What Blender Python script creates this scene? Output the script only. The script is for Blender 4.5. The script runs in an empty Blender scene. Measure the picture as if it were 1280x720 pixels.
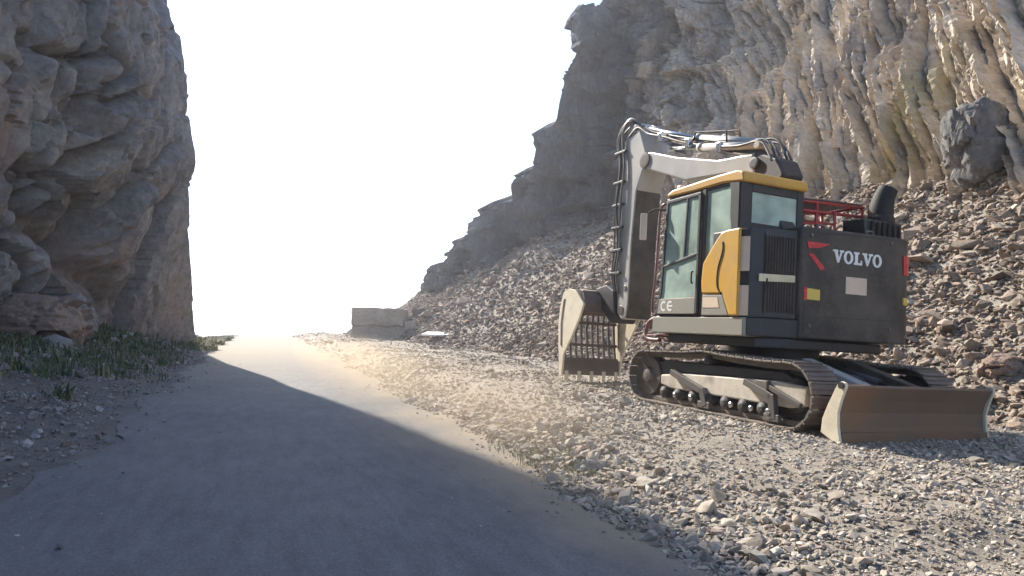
import bpy, bmesh, math, random
import numpy as np
from mathutils import Vector, Matrix, Euler

random.seed(7)
rng = np.random.default_rng(11)
R = math.radians
scene = bpy.context.scene
COL = scene.collection

# ------------------------------------------------------------------ basics
def link(o, parent=None):
    COL.objects.link(o)
    if parent is not None:
        o.parent = parent
    return o

def tag(o, label=None, cat=None, group=None, kind=None):
    if label: o['label'] = label
    if cat: o['category'] = cat
    if group: o['group'] = group
    if kind: o['kind'] = kind
    return o

def mesh_np(name, verts, faces, mat, parent=None, smooth=False):
    """faces: (N,3) or (N,4) int array"""
    verts = np.asarray(verts, np.float32); faces = np.asarray(faces, np.int32)
    k = faces.shape[1]; nf = len(faces)
    me = bpy.data.meshes.new(name)
    me.vertices.add(len(verts)); me.vertices.foreach_set('co', verts.ravel())
    me.loops.add(nf * k); me.loops.foreach_set('vertex_index', faces.ravel())
    me.polygons.add(nf)
    me.polygons.foreach_set('loop_start', np.arange(0, nf * k, k, dtype=np.int32))
    me.polygons.foreach_set('use_smooth', np.full(nf, smooth, bool))
    me.materials.append(mat)
    me.update(calc_edges=True); me.validate()
    return link(bpy.data.objects.new(name, me), parent)

class MB:
    """collects shapes into one bmesh, linked as one object"""
    def __init__(s): s.b = bmesh.new()
    def poly(s, vs, fs):
        v = [s.b.verts.new(p) for p in vs]
        for f in fs:
            try: s.b.faces.new([v[i] for i in f])
            except ValueError: pass
        return v
    def merge(s, t):
        me = bpy.data.meshes.new('tmp'); t.to_mesh(me); t.free()
        s.b.from_mesh(me); bpy.data.meshes.remove(me); return s
    def box(s, x0, x1, y0, y1, z0, z1, bev=.008, rot=None, at=None):
        t = bmesh.new(); bmesh.ops.create_cube(t, size=1)
        m = Matrix.Translation(((x0+x1)/2, (y0+y1)/2, (z0+z1)/2)) @ Matrix.Diagonal((abs(x1-x0), abs(y1-y0), abs(z1-z0), 1))
        bmesh.ops.transform(t, matrix=m, verts=t.verts)
        if bev: bmesh.ops.bevel(t, geom=t.edges[:], offset=min(bev, .45*min(abs(x1-x0), abs(y1-y0), abs(z1-z0))), segments=2, affect='EDGES', profile=.5)
        if rot is not None: bmesh.ops.transform(t, matrix=rot, verts=t.verts)
        return s.merge(t)
    def prism(s, pts, axis, a, b, bev=.008):
        """polygon pts (two coords of the other axes, in order) extruded along axis from a to b"""
        t = bmesh.new()
        def mk(p, v):
            if axis == 1: return (p[0], v, p[1])
            if axis == 0: return (v, p[0], p[1])
            return (p[0], p[1], v)
        A = [t.verts.new(mk(p, a)) for p in pts]; B = [t.verts.new(mk(p, b)) for p in pts]
        n = len(pts)
        t.faces.new(A); t.faces.new(B[::-1])
        for i in range(n): t.faces.new([A[i], B[i], B[(i+1) % n], A[(i+1) % n]])
        bmesh.ops.recalc_face_normals(t, faces=t.faces)
        if bev: bmesh.ops.bevel(t, geom=t.edges[:], offset=bev, segments=2, affect='EDGES', profile=.5, clamp_overlap=True)
        return s.merge(t)
    def bar(s, p, q, w, h, bev=.006, up=(0, 0, 1)):
        p, q = Vector(p), Vector(q); d = q - p; L = d.length; d.normalize()
        u = Vector(up)
        if abs(d.dot(u)) > .98: u = Vector((1, 0, 0))
        sd = d.cross(u).normalized(); u = sd.cross(d)
        m = Matrix(((d.x, sd.x, u.x, p.x), (d.y, sd.y, u.y, p.y), (d.z, sd.z, u.z, p.z), (0, 0, 0, 1)))
        return s.box(0, L, -w/2, w/2, -h/2, h/2, bev, rot=m)
    def tube(s, pts, r, n=10, smooth=True, cap=True):
        P = [Vector(p) for p in pts]
        if smooth and len(P) > 2:
            Q = []
            for i in range(len(P)-1):
                p0 = P[max(i-1, 0)]; p1 = P[i]; p2 = P[i+1]; p3 = P[min(i+2, len(P)-1)]
                for k in range(6):
                    t = k/6
                    Q.append(.5*((2*p1)+(p2-p0)*t+(2*p0-5*p1+4*p2-p3)*t*t+(3*p1-p0-3*p2+p3)*t**3))
            Q.append(P[-1]); P = Q
        rings = []; rr = r if isinstance(r, (list, tuple)) else [r]*len(P)
        if len(rr) != len(P): rr = list(np.interp(np.linspace(0, 1, len(P)), np.linspace(0, 1, len(rr)), rr))
        up = Vector((.3, .2, 1))
        for i, p in enumerate(P):
            d = (P[min(i+1, len(P)-1)]-P[max(i-1, 0)]).normalized()
            a = d.cross(up)
            if a.length < .05: a = d.cross(Vector((1, 0, 0)))
            a.normalize(); b = d.cross(a)
            rings.append([s.b.verts.new(p+(a*math.cos(2*math.pi*k/n)+b*math.sin(2*math.pi*k/n))*rr[i]) for k in range(n)])
        for A, B in zip(rings, rings[1:]):
            for k in range(n):
                f = s.b.faces.new([A[k], A[(k+1) % n], B[(k+1) % n], B[k]]); f.smooth = True
        if cap:
            s.b.faces.new(rings[0][::-1]); s.b.faces.new(rings[-1])
        return s
    def lathe(s, prof, c, axis=1, n=28):
        """prof: (radius, offset along axis)"""
        rings = []
        for r, o in prof:
            ring = []
            for k in range(n):
                a = 2*math.pi*k/n; p = [0, 0, 0]
                i, j = [(1, 2), (0, 2), (0, 1)][axis]
                p[axis] = c[axis]+o; p[i] = c[i]+r*math.cos(a); p[j] = c[j]+r*math.sin(a)
                ring.append(s.b.verts.new(p))
            rings.append(ring)
        for A, B in zip(rings, rings[1:]):
            for k in range(n): s.b.faces.new([A[k], A[(k+1) % n], B[(k+1) % n], B[k]])
        s.b.faces.new(rings[0][::-1]); s.b.faces.new(rings[-1])
        return s
    def build(s, name, mat, parent=None):
        bmesh.ops.recalc_face_normals(s.b, faces=s.b.faces)
        me = bpy.data.meshes.new(name); s.b.to_mesh(me); s.b.free()
        me.materials.append(mat)
        return link(bpy.data.objects.new(name, me), parent)

# ------------------------------------------------------------------ materials
def new_mat(name):
    m = bpy.data.materials.new(name); m.use_nodes = True
    nt = m.node_tree; nt.nodes.clear()
    out = nt.nodes.new('ShaderNodeOutputMaterial')
    b = nt.nodes.new('ShaderNodeBsdfPrincipled')
    nt.links.new(b.outputs[0], out.inputs[0])
    return m, nt, b, out

def N(nt, t, **kw):
    n = nt.nodes.new(t)
    for k, v in kw.items():
        if k in n.inputs.keys(): n.inputs[k].default_value = v
        else: setattr(n, k, v)
    return n

def ramp(nt, src, stops):
    r = nt.nodes.new('ShaderNodeValToRGB')
    e = r.color_ramp.elements
    while len(e) < len(stops): e.new(.5)
    for i, (p, c) in enumerate(stops):
        e[i].position = p; e[i].color = (c[0], c[1], c[2], 1) if not isinstance(c, (int, float)) else (c, c, c, 1)
    nt.links.new(src, r.inputs[0]); return r.outputs[0]

def mixc(nt, fac, a, b, mode='MIX'):
    m = nt.nodes.new('ShaderNodeMix'); m.data_type = 'RGBA'; m.blend_type = mode
    for sock, v in ((m.inputs[0], fac), (m.inputs[6], a), (m.inputs[7], b)):
        if isinstance(v, (int, float)): sock.default_value = v
        elif isinstance(v, tuple): sock.default_value = (*v[:3], 1)
        else: nt.links.new(v, sock)
    return m.outputs[2]

def paint(name, col, rough=.45, metal=0., dirt=(.20, .16, .12), amount=.35, scale=2.5, bump=.15, spec=.5):
    """machine paint with dust patches, fine scratches and slight unevenness"""
    m, nt, b, out = new_mat(name)
    tc = N(nt, 'ShaderNodeTexCoord')
    n1 = N(nt, 'ShaderNodeTexNoise', Scale=scale, Detail=8., Roughness=.65); nt.links.new(tc.outputs['Object'], n1.inputs['Vector'])
    n2 = N(nt, 'ShaderNodeTexNoise', Scale=scale*14, Detail=5., Roughness=.7); nt.links.new(tc.outputs['Object'], n2.inputs['Vector'])
    f1 = ramp(nt, n1.outputs[0], [(.42, 0.), (.72, 1.)])
    f2 = ramp(nt, n2.outputs[0], [(.5, 0.), (.75, 1.)])
    mx = N(nt, 'ShaderNodeMath', operation='MULTIPLY_ADD'); nt.links.new(f2, mx.inputs[0]); mx.inputs[1].default_value = .5; nt.links.new(f1, mx.inputs[2])
    mm = N(nt, 'ShaderNodeMath', operation='MULTIPLY', use_clamp=True); nt.links.new(mx.outputs[0], mm.inputs[0]); mm.inputs[1].default_value = amount
    c = mixc(nt, mm.outputs[0], col, dirt)
    nt.links.new(c, b.inputs['Base Color'])
    rr = N(nt, 'ShaderNodeMapRange'); nt.links.new(mm.outputs[0], rr.inputs[0]); rr.inputs[3].default_value = rough; rr.inputs[4].default_value = .9
    nt.links.new(rr.outputs[0], b.inputs['Roughness'])
    b.inputs['Metallic'].default_value = metal; b.inputs['Specular IOR Level'].default_value = spec
    bp = N(nt, 'ShaderNodeBump', Strength=bump, Distance=.01); nt.links.new(n2.outputs[0], bp.inputs['Height']); nt.links.new(bp.outputs[0], b.inputs['Normal'])
    return m

def rock_mat(name, stops, scale=.5, bump=.6, dist=.05, tint=None, detail_scale=9., stretch=(1, 1, 1), rot=(0, 0, 0), obj_random=False):
    m, nt, b, out = new_mat(name)
    tc = N(nt, 'ShaderNodeTexCoord'); mp = N(nt, 'ShaderNodeMapping'); nt.links.new(tc.outputs['Object'], mp.inputs[0])
    mp.inputs['Scale'].default_value = stretch; mp.inputs['Rotation'].default_value = rot
    n1 = N(nt, 'ShaderNodeTexNoise', Scale=scale, Detail=9., Roughness=.62, Distortion=.4); nt.links.new(mp.outputs[0], n1.inputs['Vector'])
    n2 = N(nt, 'ShaderNodeTexNoise', Scale=detail_scale, Detail=7., Roughness=.7); nt.links.new(mp.outputs[0], n2.inputs['Vector'])
    c = ramp(nt, n1.outputs[0], stops)
    g = ramp(nt, n2.outputs[0], [(.25, .55), (.5, .95), (.78, 1.35)])
    c = mixc(nt, 1., c, g, 'MULTIPLY')
    if tint:
        for col, sc, lo, hi, amt in tint:
            n3 = N(nt, 'ShaderNodeTexNoise', Scale=sc, Detail=5., Roughness=.6, Distortion=.6); nt.links.new(mp.outputs[0], n3.inputs['Vector'])
            f = ramp(nt, n3.outputs[0], [(lo, 0.), (hi, amt)])
            c = mixc(nt, f, c, col)
    nt.links.new(c, b.inputs['Base Color'])
    b.inputs['Roughness'].default_value = .92; b.inputs['Specular IOR Level'].default_value = .25
    ms = N(nt, 'ShaderNodeTexNoise', Scale=detail_scale*.35, Detail=12., Roughness=.72); nt.links.new(mp.outputs[0], ms.inputs['Vector'])
    bp = N(nt, 'ShaderNodeBump', Strength=bump, Distance=dist); nt.links.new(ms.outputs[0], bp.inputs['Height']); nt.links.new(bp.outputs[0], b.inputs['Normal'])
    return m

def stone_mat(name, cols):
    """loose stones: every stone its own shade, taken from the vertex attribute 'shade' (a random number per stone)"""
    m, nt, b, out = new_mat(name)
    at = N(nt, 'ShaderNodeAttribute', attribute_name='shade')
    c = ramp(nt, at.outputs['Fac'], [(i/(len(cols)-1), k) for i, k in enumerate(cols)])
    tc = N(nt, 'ShaderNodeTexCoord')
    n2 = N(nt, 'ShaderNodeTexNoise', Scale=22., Detail=5., Roughness=.7); nt.links.new(tc.outputs['Object'], n2.inputs['Vector'])
    g = ramp(nt, n2.outputs[0], [(.3, .65), (.5, 1.), (.75, 1.25)])
    c = mixc(nt, 1., c, g, 'MULTIPLY')
    nt.links.new(c, b.inputs['Base Color']); b.inputs['Roughness'].default_value = .93; b.inputs['Specular IOR Level'].default_value = .2
    bp = N(nt, 'ShaderNodeBump', Strength=.35, Distance=.01); nt.links.new(n2.outputs[0], bp.inputs['Height']); nt.links.new(bp.outputs[0], b.inputs['Normal'])
    return m

# ------------------------------------------------------------------ numpy noise
def _hash(ix, iy, iz, seed):
    h = (ix.astype(np.int64)*374761393 + iy.astype(np.int64)*668265263 + iz.astype(np.int64)*2147483647 + seed*1274126177) & 0xffffffff
    h = ((h ^ (h >> 13)) * 1274126177) & 0xffffffff
    h = ((h ^ (h >> 16)) * 2246822519) & 0xffffffff
    return ((h ^ (h >> 15)) & 0xffffff) / float(0x1000000)

def vnoise(p, seed=0):
    i = np.floor(p).astype(np.int64); f = p - i; w = f*f*f*(f*(f*6-15)+10)
    r = 0
    for dx in (0, 1):
        for dy in (0, 1):
            for dz in (0, 1):
                h = _hash(i[:, 0]+dx, i[:, 1]+dy, i[:, 2]+dz, seed)
                r = r + h*(w[:, 0] if dx else 1-w[:, 0])*(w[:, 1] if dy else 1-w[:, 1])*(w[:, 2] if dz else 1-w[:, 2])
    return r*2-1

def fbm(p, oct=4, seed=0, gain=.5, lac=2.03, ridged=False):
    a, s, t = 1., 0., 0.
    q = p.copy()
    for o in range(oct):
        v = vnoise(q, seed+o*17)
        if ridged: v = 1-2*np.abs(v)
        s = s + a*v; t += a; a *= gain; q = q*lac+13.7
    return s/t

def worley(p, seed=0):
    """returns F1, F2, random id (0..1), and vector to nearest feature point"""
    i = np.floor(p).astype(np.int64); n = len(p)
    f1 = np.full(n, 9.); f2 = np.full(n, 9.); rid = np.zeros(n); vec = np.zeros((n, 3))
    for dx in (-1, 0, 1):
        for dy in (-1, 0, 1):
            for dz in (-1, 0, 1):
                cx, cy, cz = i[:, 0]+dx, i[:, 1]+dy, i[:, 2]+dz
                q = np.stack([cx+_hash(cx, cy, cz, seed+1), cy+_hash(cx, cy, cz, seed+2), cz+_hash(cx, cy, cz, seed+3)], 1)
                d = p-q; r = np.sqrt((d*d).sum(1))
                m = r < f1
                f2 = np.where(m, f1, np.minimum(f2, r)); f1 = np.where(m, r, f1)
                rid = np.where(m, _hash(cx, cy, cz, seed+4), rid); vec[m] = d[m]
    return f1, f2, rid, vec

def blocks(p, seed, tilt=.5, zs=(1, 1, 1)):
    """displacement of a jointed rock face: tilted facets per cell, cracks between"""
    f1, f2, rid, vec = worley(p, seed); zs = np.array(zs)
    g = np.stack([np.sin(rid*91.7), np.sin(rid*57.3+2), np.sin(rid*33.1+4)], 1)
    return (rid-.5) + tilt*(vec*g*zs).sum(1), np.clip((f2-f1)/.05, 0, 1)

def sstep(a, b, x):
    t = np.clip((x-a)/(b-a), 0, 1); return t*t*(3-2*t)

# ------------------------------------------------------------------ camera
F_PX, PITCH, ROLL, CAMZ = 860., R(2.973), R(1.558), 1.4
def rx(a): c, s = math.cos(a), math.sin(a); return np.array([[1, 0, 0], [0, c, -s], [0, s, c]])
def ray(px, py):
    a, b = px-640, -(py-360); c, s = math.cos(ROLL), math.sin(ROLL)
    return rx(PITCH) @ np.array([(c*a-s*b)/F_PX, 1, (s*a+c*b)/F_PX])
c_, s_ = math.cos(ROLL), math.sin(ROLL)
ri = rx(PITCH) @ np.array([c_, 0, s_]); up = rx(PITCH) @ np.array([-s_, 0, c_]); fw = rx(PITCH) @ np.array([0, 1, 0])
cam = bpy.data.cameras.new('camera'); cam.sensor_width = 36; cam.lens = 36*F_PX/1280; cam.clip_start = .05; cam.clip_end = 6000
cam_o = link(bpy.data.objects.new('camera', cam))
cam_o.matrix_world = Matrix(((ri[0], up[0], -fw[0], 0), (ri[1], up[1], -fw[1], 0), (ri[2], up[2], -fw[2], CAMZ), (0, 0, 0, 1)))
scene.camera = cam_o

# ------------------------------------------------------------------ light
SUN_AZ, SUN_EL = R(37), R(37)          # azimuth to the left of the view direction (+Y)
sdir = np.array([-math.sin(SUN_AZ)*math.cos(SUN_EL), math.cos(SUN_AZ)*math.cos(SUN_EL), math.sin(SUN_EL)])
sun = bpy.data.lights.new('sun', 'SUN'); sun.energy = 4.6; sun.angle = R(.53); sun.color = (1., .93, .82)
sun_o = link(bpy.data.objects.new('sun', sun)); sun_o.rotation_euler = Vector(sdir).to_track_quat('Z', 'Y').to_euler(); sun_o.location = (0, 0, 60)
w = bpy.data.worlds.new('World'); scene.world = w; w.use_nodes = True
nt = w.node_tree; nt.nodes.clear()
wo = nt.nodes.new('ShaderNodeOutputWorld'); bg = nt.nodes.new('ShaderNodeBackground'); sk = nt.nodes.new('ShaderNodeTexSky')
sk.sky_type = 'NISHITA'; sk.sun_disc = False; sk.sun_elevation = SUN_EL; sk.sun_rotation = -SUN_AZ
sk.altitude = 1500; sk.air_density = 1.0; sk.dust_density = 1.6; sk.ozone_density = 1.2
bg.inputs[1].default_value = .15
nt.links.new(sk.outputs[0], bg.inputs[0]); nt.links.new(bg.outputs[0], wo.inputs[0])
vs = scene.view_settings; vs.view_transform = 'Standard'; vs.look = 'None'; vs.gamma = 1; vs.use_curve_mapping = False; vs.exposure = 1.35
scene.render.engine = 'CYCLES'
cy = scene.cycles
cy.use_denoising = True
try: cy.denoiser = 'OPENIMAGEDENOISE'
except Exception: pass
cy.max_bounces = 6; cy.diffuse_bounces = 3; cy.glossy_bounces = 3; cy.transmission_bounces = 4; cy.transparent_max_bounces = 8; cy.volume_bounces = 1
cy.use_adaptive_sampling = True; cy.adaptive_threshold = .02

# ------------------------------------------------------------------ terrain shape
HD = R(20); DU = np.array([-math.sin(HD), math.cos(HD)]); DN = np.array([math.cos(HD), math.sin(HD)])
def xy(u, n): return DU[0]*u+DN[0]*n, DU[1]*u+DN[1]*n
def un(x, y): return x*DU[0]+y*DU[1], x*DN[0]+y*DN[1]
ROAD_L, ROAD_R = -1.6, 2.55
def n_cliff(u): return np.interp(u, [-30, 10, 20, 30, 35, 39, 43, 50, 58, 63, 80], [12.5, 15.0, 16.8, 18.4, 18.3, 15.4, 12.8, 11.6, 10.4, 10., 9.])
def h_cliff(u): return np.interp(u, [-30, 6, 12, 20, 30, 37, 42, 48, 53.5, 58, 62, 68], [4.6, 4.5, 4.9, 5.8, 7.1, 7.2, 5.2, 4.0, 2.75, 1.9, 1.2, .4])
def n_toe(u): return np.interp(u, [-30, 0, 6, 12, 20, 30, 40, 48, 56, 64], [10., 9.7, 9.6, 9.9, 10.2, 10.0, 8.4, 7.6, 7.2, 7.0])
def n_left(u): return np.interp(u, [-30, 0, 10, 18, 24, 29, 33, 40, 60], [-9, -7.6, -7., -6.3, -5.2, -4.0, -3.4, -3.2, -3.0])
def edge_l(u): return ROAD_L + .16*np.sin(u*.9)+.1*np.sin(u*2.3+1)
def edge_r(u): return ROAD_R + .14*np.sin(u*.7+2)+.08*np.sin(u*2.1)
def H(u, n, fine=True):
    u = np.asarray(u, float); n = np.asarray(n, float)
    base = -.15*sstep(34, 60, u)
    base = np.where(u > 60, -.15-np.minimum(.0016*(u-60)**2, .09*(u-60)), base)
    base = np.where(u > 700, np.maximum(base, -58), base)
    fade = 1-sstep(62, 90, u)
    plane = .226-.033*(n-6.8)
    rgt = plane*sstep(2.5, 4.6, n)
    nt_, nc_ = n_toe(u), n_cliff(u)
    t = np.clip((n-nt_)/(nc_-nt_), 0, 1.6)
    tal = h_cliff(u)*np.where(t < 1, .93*t**1.12+.07*t*t, 1+.5*(t-1))
    rgt = np.where(n > nt_, .226-.033*(nt_-6.8)+tal, rgt)
    rgt = rgt+.16*np.exp(-((n-3.3)/.55)**2)*np.exp(-((u-6.4)/3.2)**2)*.6
    nl = n_left(u)
    tl = np.clip((-1.7-n)/(-1.7-nl), 0, 1.5)
    lft = (1.25-.5*sstep(18, 32, u))*tl**1.5
    lft = lft*(1-sstep(32, 40, u))-.9*sstep(36, 60, u)*sstep(1.7, 7, -n)+.35*np.exp(-((u-19)/5)**2)*np.exp(-((n+3.9)/1.0)**2)
    z = base+fade*np.where(n > 0, rgt, lft)
    if fine:
        sh = z.shape; p = np.stack([u.ravel()*.8, n.ravel()*.8, np.zeros(u.size)], 1)
        off = (fbm(p, 4, 3)*.10+fbm(p*4.1, 2, 8)*.035).reshape(sh)
        amp = np.where(n > 0, sstep(2.5, 3.6, n)*(1+1.5*sstep(0, 2, n-nt_)), sstep(1.7, 3., -n))
        pad = np.exp(-(((u-7.5)/3.2)**4+((n-6.9)/1.9)**4))
        z = z+off*amp*fade*(1-.85*pad)
    return z

def axis_pts(segs):
    out = [segs[0][0]]
    for a, b, st in segs:
        k = max(1, int(round((b-a)/st))); out += list(np.linspace(a, b, k+1)[1:])
    return np.array(out)

def grid_faces(nu, nv):
    a = np.arange(nu*nv).reshape(nu, nv)
    return np.stack([a[:-1, :-1].ravel(), a[1:, :-1].ravel(), a[1:, 1:].ravel(), a[:-1, 1:].ravel()], 1)

# ground: one sheet to the horizon
us = axis_pts([(-400, -40, 40), (-40, -8, 2), (-8, 26, .14), (26, 66, .4), (66, 110, 4), (110, 700, 40), (700, 3200, 250)])
ns = axis_pts([(-3000, -300, 300), (-300, -40, 20), (-40, -12, 1), (-12, -1.5, .14), (-1.5, 2.4, .3), (2.4, 12, .12), (12, 24, .3), (24, 60, 3), (60, 300, 30), (300, 3000, 300)])
U, Nn = np.meshgrid(us, ns, indexing='ij')
Z = H(U, Nn)
inroad = (Nn > edge_l(U)+.25) & (Nn < edge_r(U)-.25)
Z = np.where(inroad, Z-.05, Z)
X, Y = xy(U, Nn)
GROUND = rock_mat('gravelly_earth', [(.25, (.175, .15, .122)), (.5, (.26, .225, .185)), (.75, (.34, .30, .25))], scale=1.6, bump=.9, dist=.05, detail_scale=16)
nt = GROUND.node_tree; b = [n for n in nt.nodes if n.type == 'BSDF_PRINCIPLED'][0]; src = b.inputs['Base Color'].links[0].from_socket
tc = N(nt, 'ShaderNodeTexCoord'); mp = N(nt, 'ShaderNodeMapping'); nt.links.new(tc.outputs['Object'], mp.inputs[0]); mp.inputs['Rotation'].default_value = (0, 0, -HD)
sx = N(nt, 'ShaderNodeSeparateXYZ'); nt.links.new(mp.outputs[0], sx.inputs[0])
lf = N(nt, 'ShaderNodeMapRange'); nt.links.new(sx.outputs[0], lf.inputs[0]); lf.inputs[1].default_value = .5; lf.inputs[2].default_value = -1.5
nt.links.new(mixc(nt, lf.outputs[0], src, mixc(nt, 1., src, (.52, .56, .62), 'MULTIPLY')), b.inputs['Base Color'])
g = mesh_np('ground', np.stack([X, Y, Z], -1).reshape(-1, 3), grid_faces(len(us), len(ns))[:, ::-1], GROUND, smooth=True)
tag(g, kind='structure')

# road
m, nt, b, out = new_mat('worn_asphalt')
tc = N(nt, 'ShaderNodeTexCoord'); mp = N(nt, 'ShaderNodeMapping'); nt.links.new(tc.outputs['Object'], mp.inputs[0]); mp.inputs['Rotation'].default_value = (0, 0, -HD)
sx = N(nt, 'ShaderNodeSeparateXYZ'); nt.links.new(mp.outputs[0], sx.inputs[0])      # x = across, y = along
n1 = N(nt, 'ShaderNodeTexNoise', Scale=.55, Detail=7., Roughness=.6); nt.links.new(mp.outputs[0], n1.inputs['Vector'])
n2 = N(nt, 'ShaderNodeTexNoise', Scale=60., Detail=4., Roughness=.7); nt.links.new(mp.outputs[0], n2.inputs['Vector'])
wv = N(nt, 'ShaderNodeMath', operation='MULTIPLY_ADD'); nt.links.new(n1.outputs[0], wv.inputs[0]); wv.inputs[1].default_value = 2.2; nt.links.new(sx.outputs[0], wv.inputs[2])
asph = ramp(nt, n1.outputs[0], [(.3, (.112, .115, .12)), (.55, (.138, .139, .142)), (.75, (.165, .162, .157))])
fine = ramp(nt, n2.outputs[0], [(.3, .72), (.55, 1.), (.75, 1.3)])
asph = mixc(nt, 1., asph, fine, 'MULTIPLY')
# pale dust washed over the outer (gravel) side and the far end of the road
dr = N(nt, 'ShaderNodeMapRange', interpolation_type='SMOOTHSTEP'); nt.links.new(wv.outputs[0], dr.inputs[0]); dr.inputs[1].default_value = 2.7; dr.inputs[2].default_value = 4.0
df = N(nt, 'ShaderNodeMapRange', interpolation_type='SMOOTHSTEP'); nt.links.new(sx.outputs[1], df.inputs[0]); df.inputs[1].default_value = 8.; df.inputs[2].default_value = 34.
dm = N(nt, 'ShaderNodeMath', operation='MAXIMUM'); nt.links.new(dr.outputs[0], dm.inputs[0]); nt.links.new(df.outputs[0], dm.inputs[1])
dl = N(nt, 'ShaderNodeMapRange', interpolation_type='SMOOTHSTEP'); nt.links.new(wv.outputs[0], dl.inputs[0]); dl.inputs[1].default_value = .9; dl.inputs[2].default_value = -.6; dl.inputs[4].default_value = .0
dm2 = N(nt, 'ShaderNodeMath', operation='MAXIMUM'); nt.links.new(dm.outputs[0], dm2.inputs[0]); nt.links.new(dl.outputs[0], dm2.inputs[1])
ds = N(nt, 'ShaderNodeMath', operation='MULTIPLY'); nt.links.new(dm2.outputs[0], ds.inputs[0]); ds.inputs[1].default_value = .85
n4 = N(nt, 'ShaderNodeTexNoise', Scale=7., Detail=6., Roughness=.7); mp4 = N(nt, 'ShaderNodeMapping'); nt.links.new(mp.outputs[0], mp4.inputs[0]); mp4.inputs['Scale'].default_value = (1, .25, 1); nt.links.new(mp4.outputs[0], n4.inputs['Vector'])
asph = mixc(nt, 1., asph, ramp(nt, n4.outputs[0], [(.3, .80), (.5, 1.), (.72, 1.22)]), 'MULTIPLY')
vr = N(nt, 'ShaderNodeTexVoronoi', Scale=95.); nt.links.new(mp.outputs[0], vr.inputs['Vector'])
asph = mixc(nt, ramp(nt, vr.outputs['Color'], [(.80, 0.), (.92, .55)]), asph, (.24, .235, .225))
c = mixc(nt, ds.outputs[0], asph, (.29, .235, .165))
nt.links.new(c, b.inputs['Base Color']); b.inputs['Roughness'].default_value = .9; b.inputs['Specular IOR Level'].default_value = .25
bp = N(nt, 'ShaderNodeBump', Strength=.35, Distance=.008); nt.links.new(n2.outputs[0], bp.inputs['Height']); nt.links.new(bp.outputs[0], b.inputs['Normal'])
ASPHALT = m
ru = axis_pts([(-12, 40, .25), (40, 64, .5), (64, 100, 4)])
rv = np.linspace(0, 1, 13)
UU, VV = np.meshgrid(ru, rv, indexing='ij')
NN = edge_l(UU)*(1-VV)+edge_r(UU)*VV
jit = fbm(np.stack([UU.ravel()*3, VV.ravel()*0+1, np.zeros(UU.size)], 1), 3, 40).reshape(UU.shape)*.12
NN = NN+jit*np.where((VV == 0) | (VV == 1), 1, 0)
ZZ = H(UU, np.clip(NN, ROAD_L, ROAD_R-.15), fine=False)+.012-.03*(np.abs(VV-.5)*2)**6*0
X, Y = xy(UU, NN)
rd = mesh_np('road', np.stack([X, Y, ZZ], -1).reshape(-1, 3), grid_faces(len(ru), len(rv))[:, ::-1], ASPHALT, smooth=True)
tag(rd, kind='structure')

# ------------------------------------------------------------------ shadow line the left cliff throws on the road (limits the cliff's reach)
bpix = [(265, 455), (330, 478), (400, 496), (480, 524), (560, 556), (640, 585), (700, 606), (780, 636), (860, 671), (960, 722)]
bu, bn = [], []
for p in bpix:
    r_ = ray(*p); t = (.0-CAMZ)/r_[2]; a, q = un(r_[0]*t, r_[1]*t); bu.append(a); bn.append(q)
bu, bn = np.array(bu[::-1]), np.array(bn[::-1])
def bound_n(u):
    r = np.interp(u, bu, bn)
    r = np.where(u < bu[0], bn[0]+(bu[0]-u)*.09, r)
    return np.where(u > bu[-1], bn[-1]-(u-bu[-1])*.17, r)
su, sn = un(-sdir[0]/sdir[2], -sdir[1]/sdir[2])      # shadow offset per metre of height, in road axes

# ------------------------------------------------------------------ left cliff
ROCK_L = rock_mat('grey_cliff_rock', [(.28, (.15, .145, .145)), (.48, (.25, .235, .23)), (.62, (.31, .29, .28)), (.8, (.38, .355, .335))], scale=.45, bump=.95, dist=.09,
                  tint=[((.27, .17, .125), .20, .50, .64, .75), ((.11, .125, .09), .5, .62, .75, .4)], detail_scale=5.)
path = np.array([(-6, -8.2), (4, -7.6), (12, -7.0), (18, -6.3), (23, -5.2), (27, -4.1), (30.0, -3.2), (31.6, -2.95), (32.6, -3.5), (33.6, -5.), (35.2, -8.5), (37, -14), (39, -24)], float)
seg = np.r_[0, np.cumsum(np.hypot(*np.diff(path, axis=0).T))]
S = np.r_[np.arange(0, 12, .12), np.arange(12, 41, .05), np.arange(41, seg[-1], .25)]
Zs = np.r_[np.arange(-.8, 18, .06), np.arange(18, 27, .2)]
pu, pn = np.interp(S, seg, path[:, 0]), np.interp(S, seg, path[:, 1])
k = np.ones(9)/9
pu = np.convolve(np.pad(pu, 4, 'edge'), k, 'valid'); pn = np.convolve(np.pad(pn, 4, 'edge'), k, 'valid')
tu, tn = np.gradient(pu), np.gradient(pn); L = np.hypot(tu, tn)+1e-9
nu_, nn_ = -tn/L, tu/L                               # outward (towards the road)
SS, ZZ = np.meshgrid(S, Zs, indexing='ij')
PU, PN = np.repeat(pu[:, None], len(Zs), 1), np.repeat(pn[:, None], len(Zs), 1)
NU, NNn = np.repeat(nu_[:, None], len(Zs), 1), np.repeat(nn_[:, None], len(Zs), 1)
prof = np.interp(ZZ, [-1, 0, 2.5, 5, 8, 11, 13, 15, 18, 27], [.15, 0, .30, .65, .85, .70, -.35, -1.15, -1.7, -4.2])
hang = np.interp(PU, [4, 14, 20, 25, 29, 33], [.3, .8, 1.45, 1.6, .5, 0])*np.interp(ZZ, [0, 3, 6.5, 9.5, 11.5, 13, 24], [0, .45, .95, .85, .3, -.1, 0.])
P3 = np.stack([PU.ravel(), (PN).ravel(), ZZ.ravel()], 1)
b1, c1 = blocks(P3*np.array([.22, .2, .085])+fbm(P3*.3, 3, 5)[:, None]*.12, 21, 1.1, (1, 1, .35))
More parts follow.
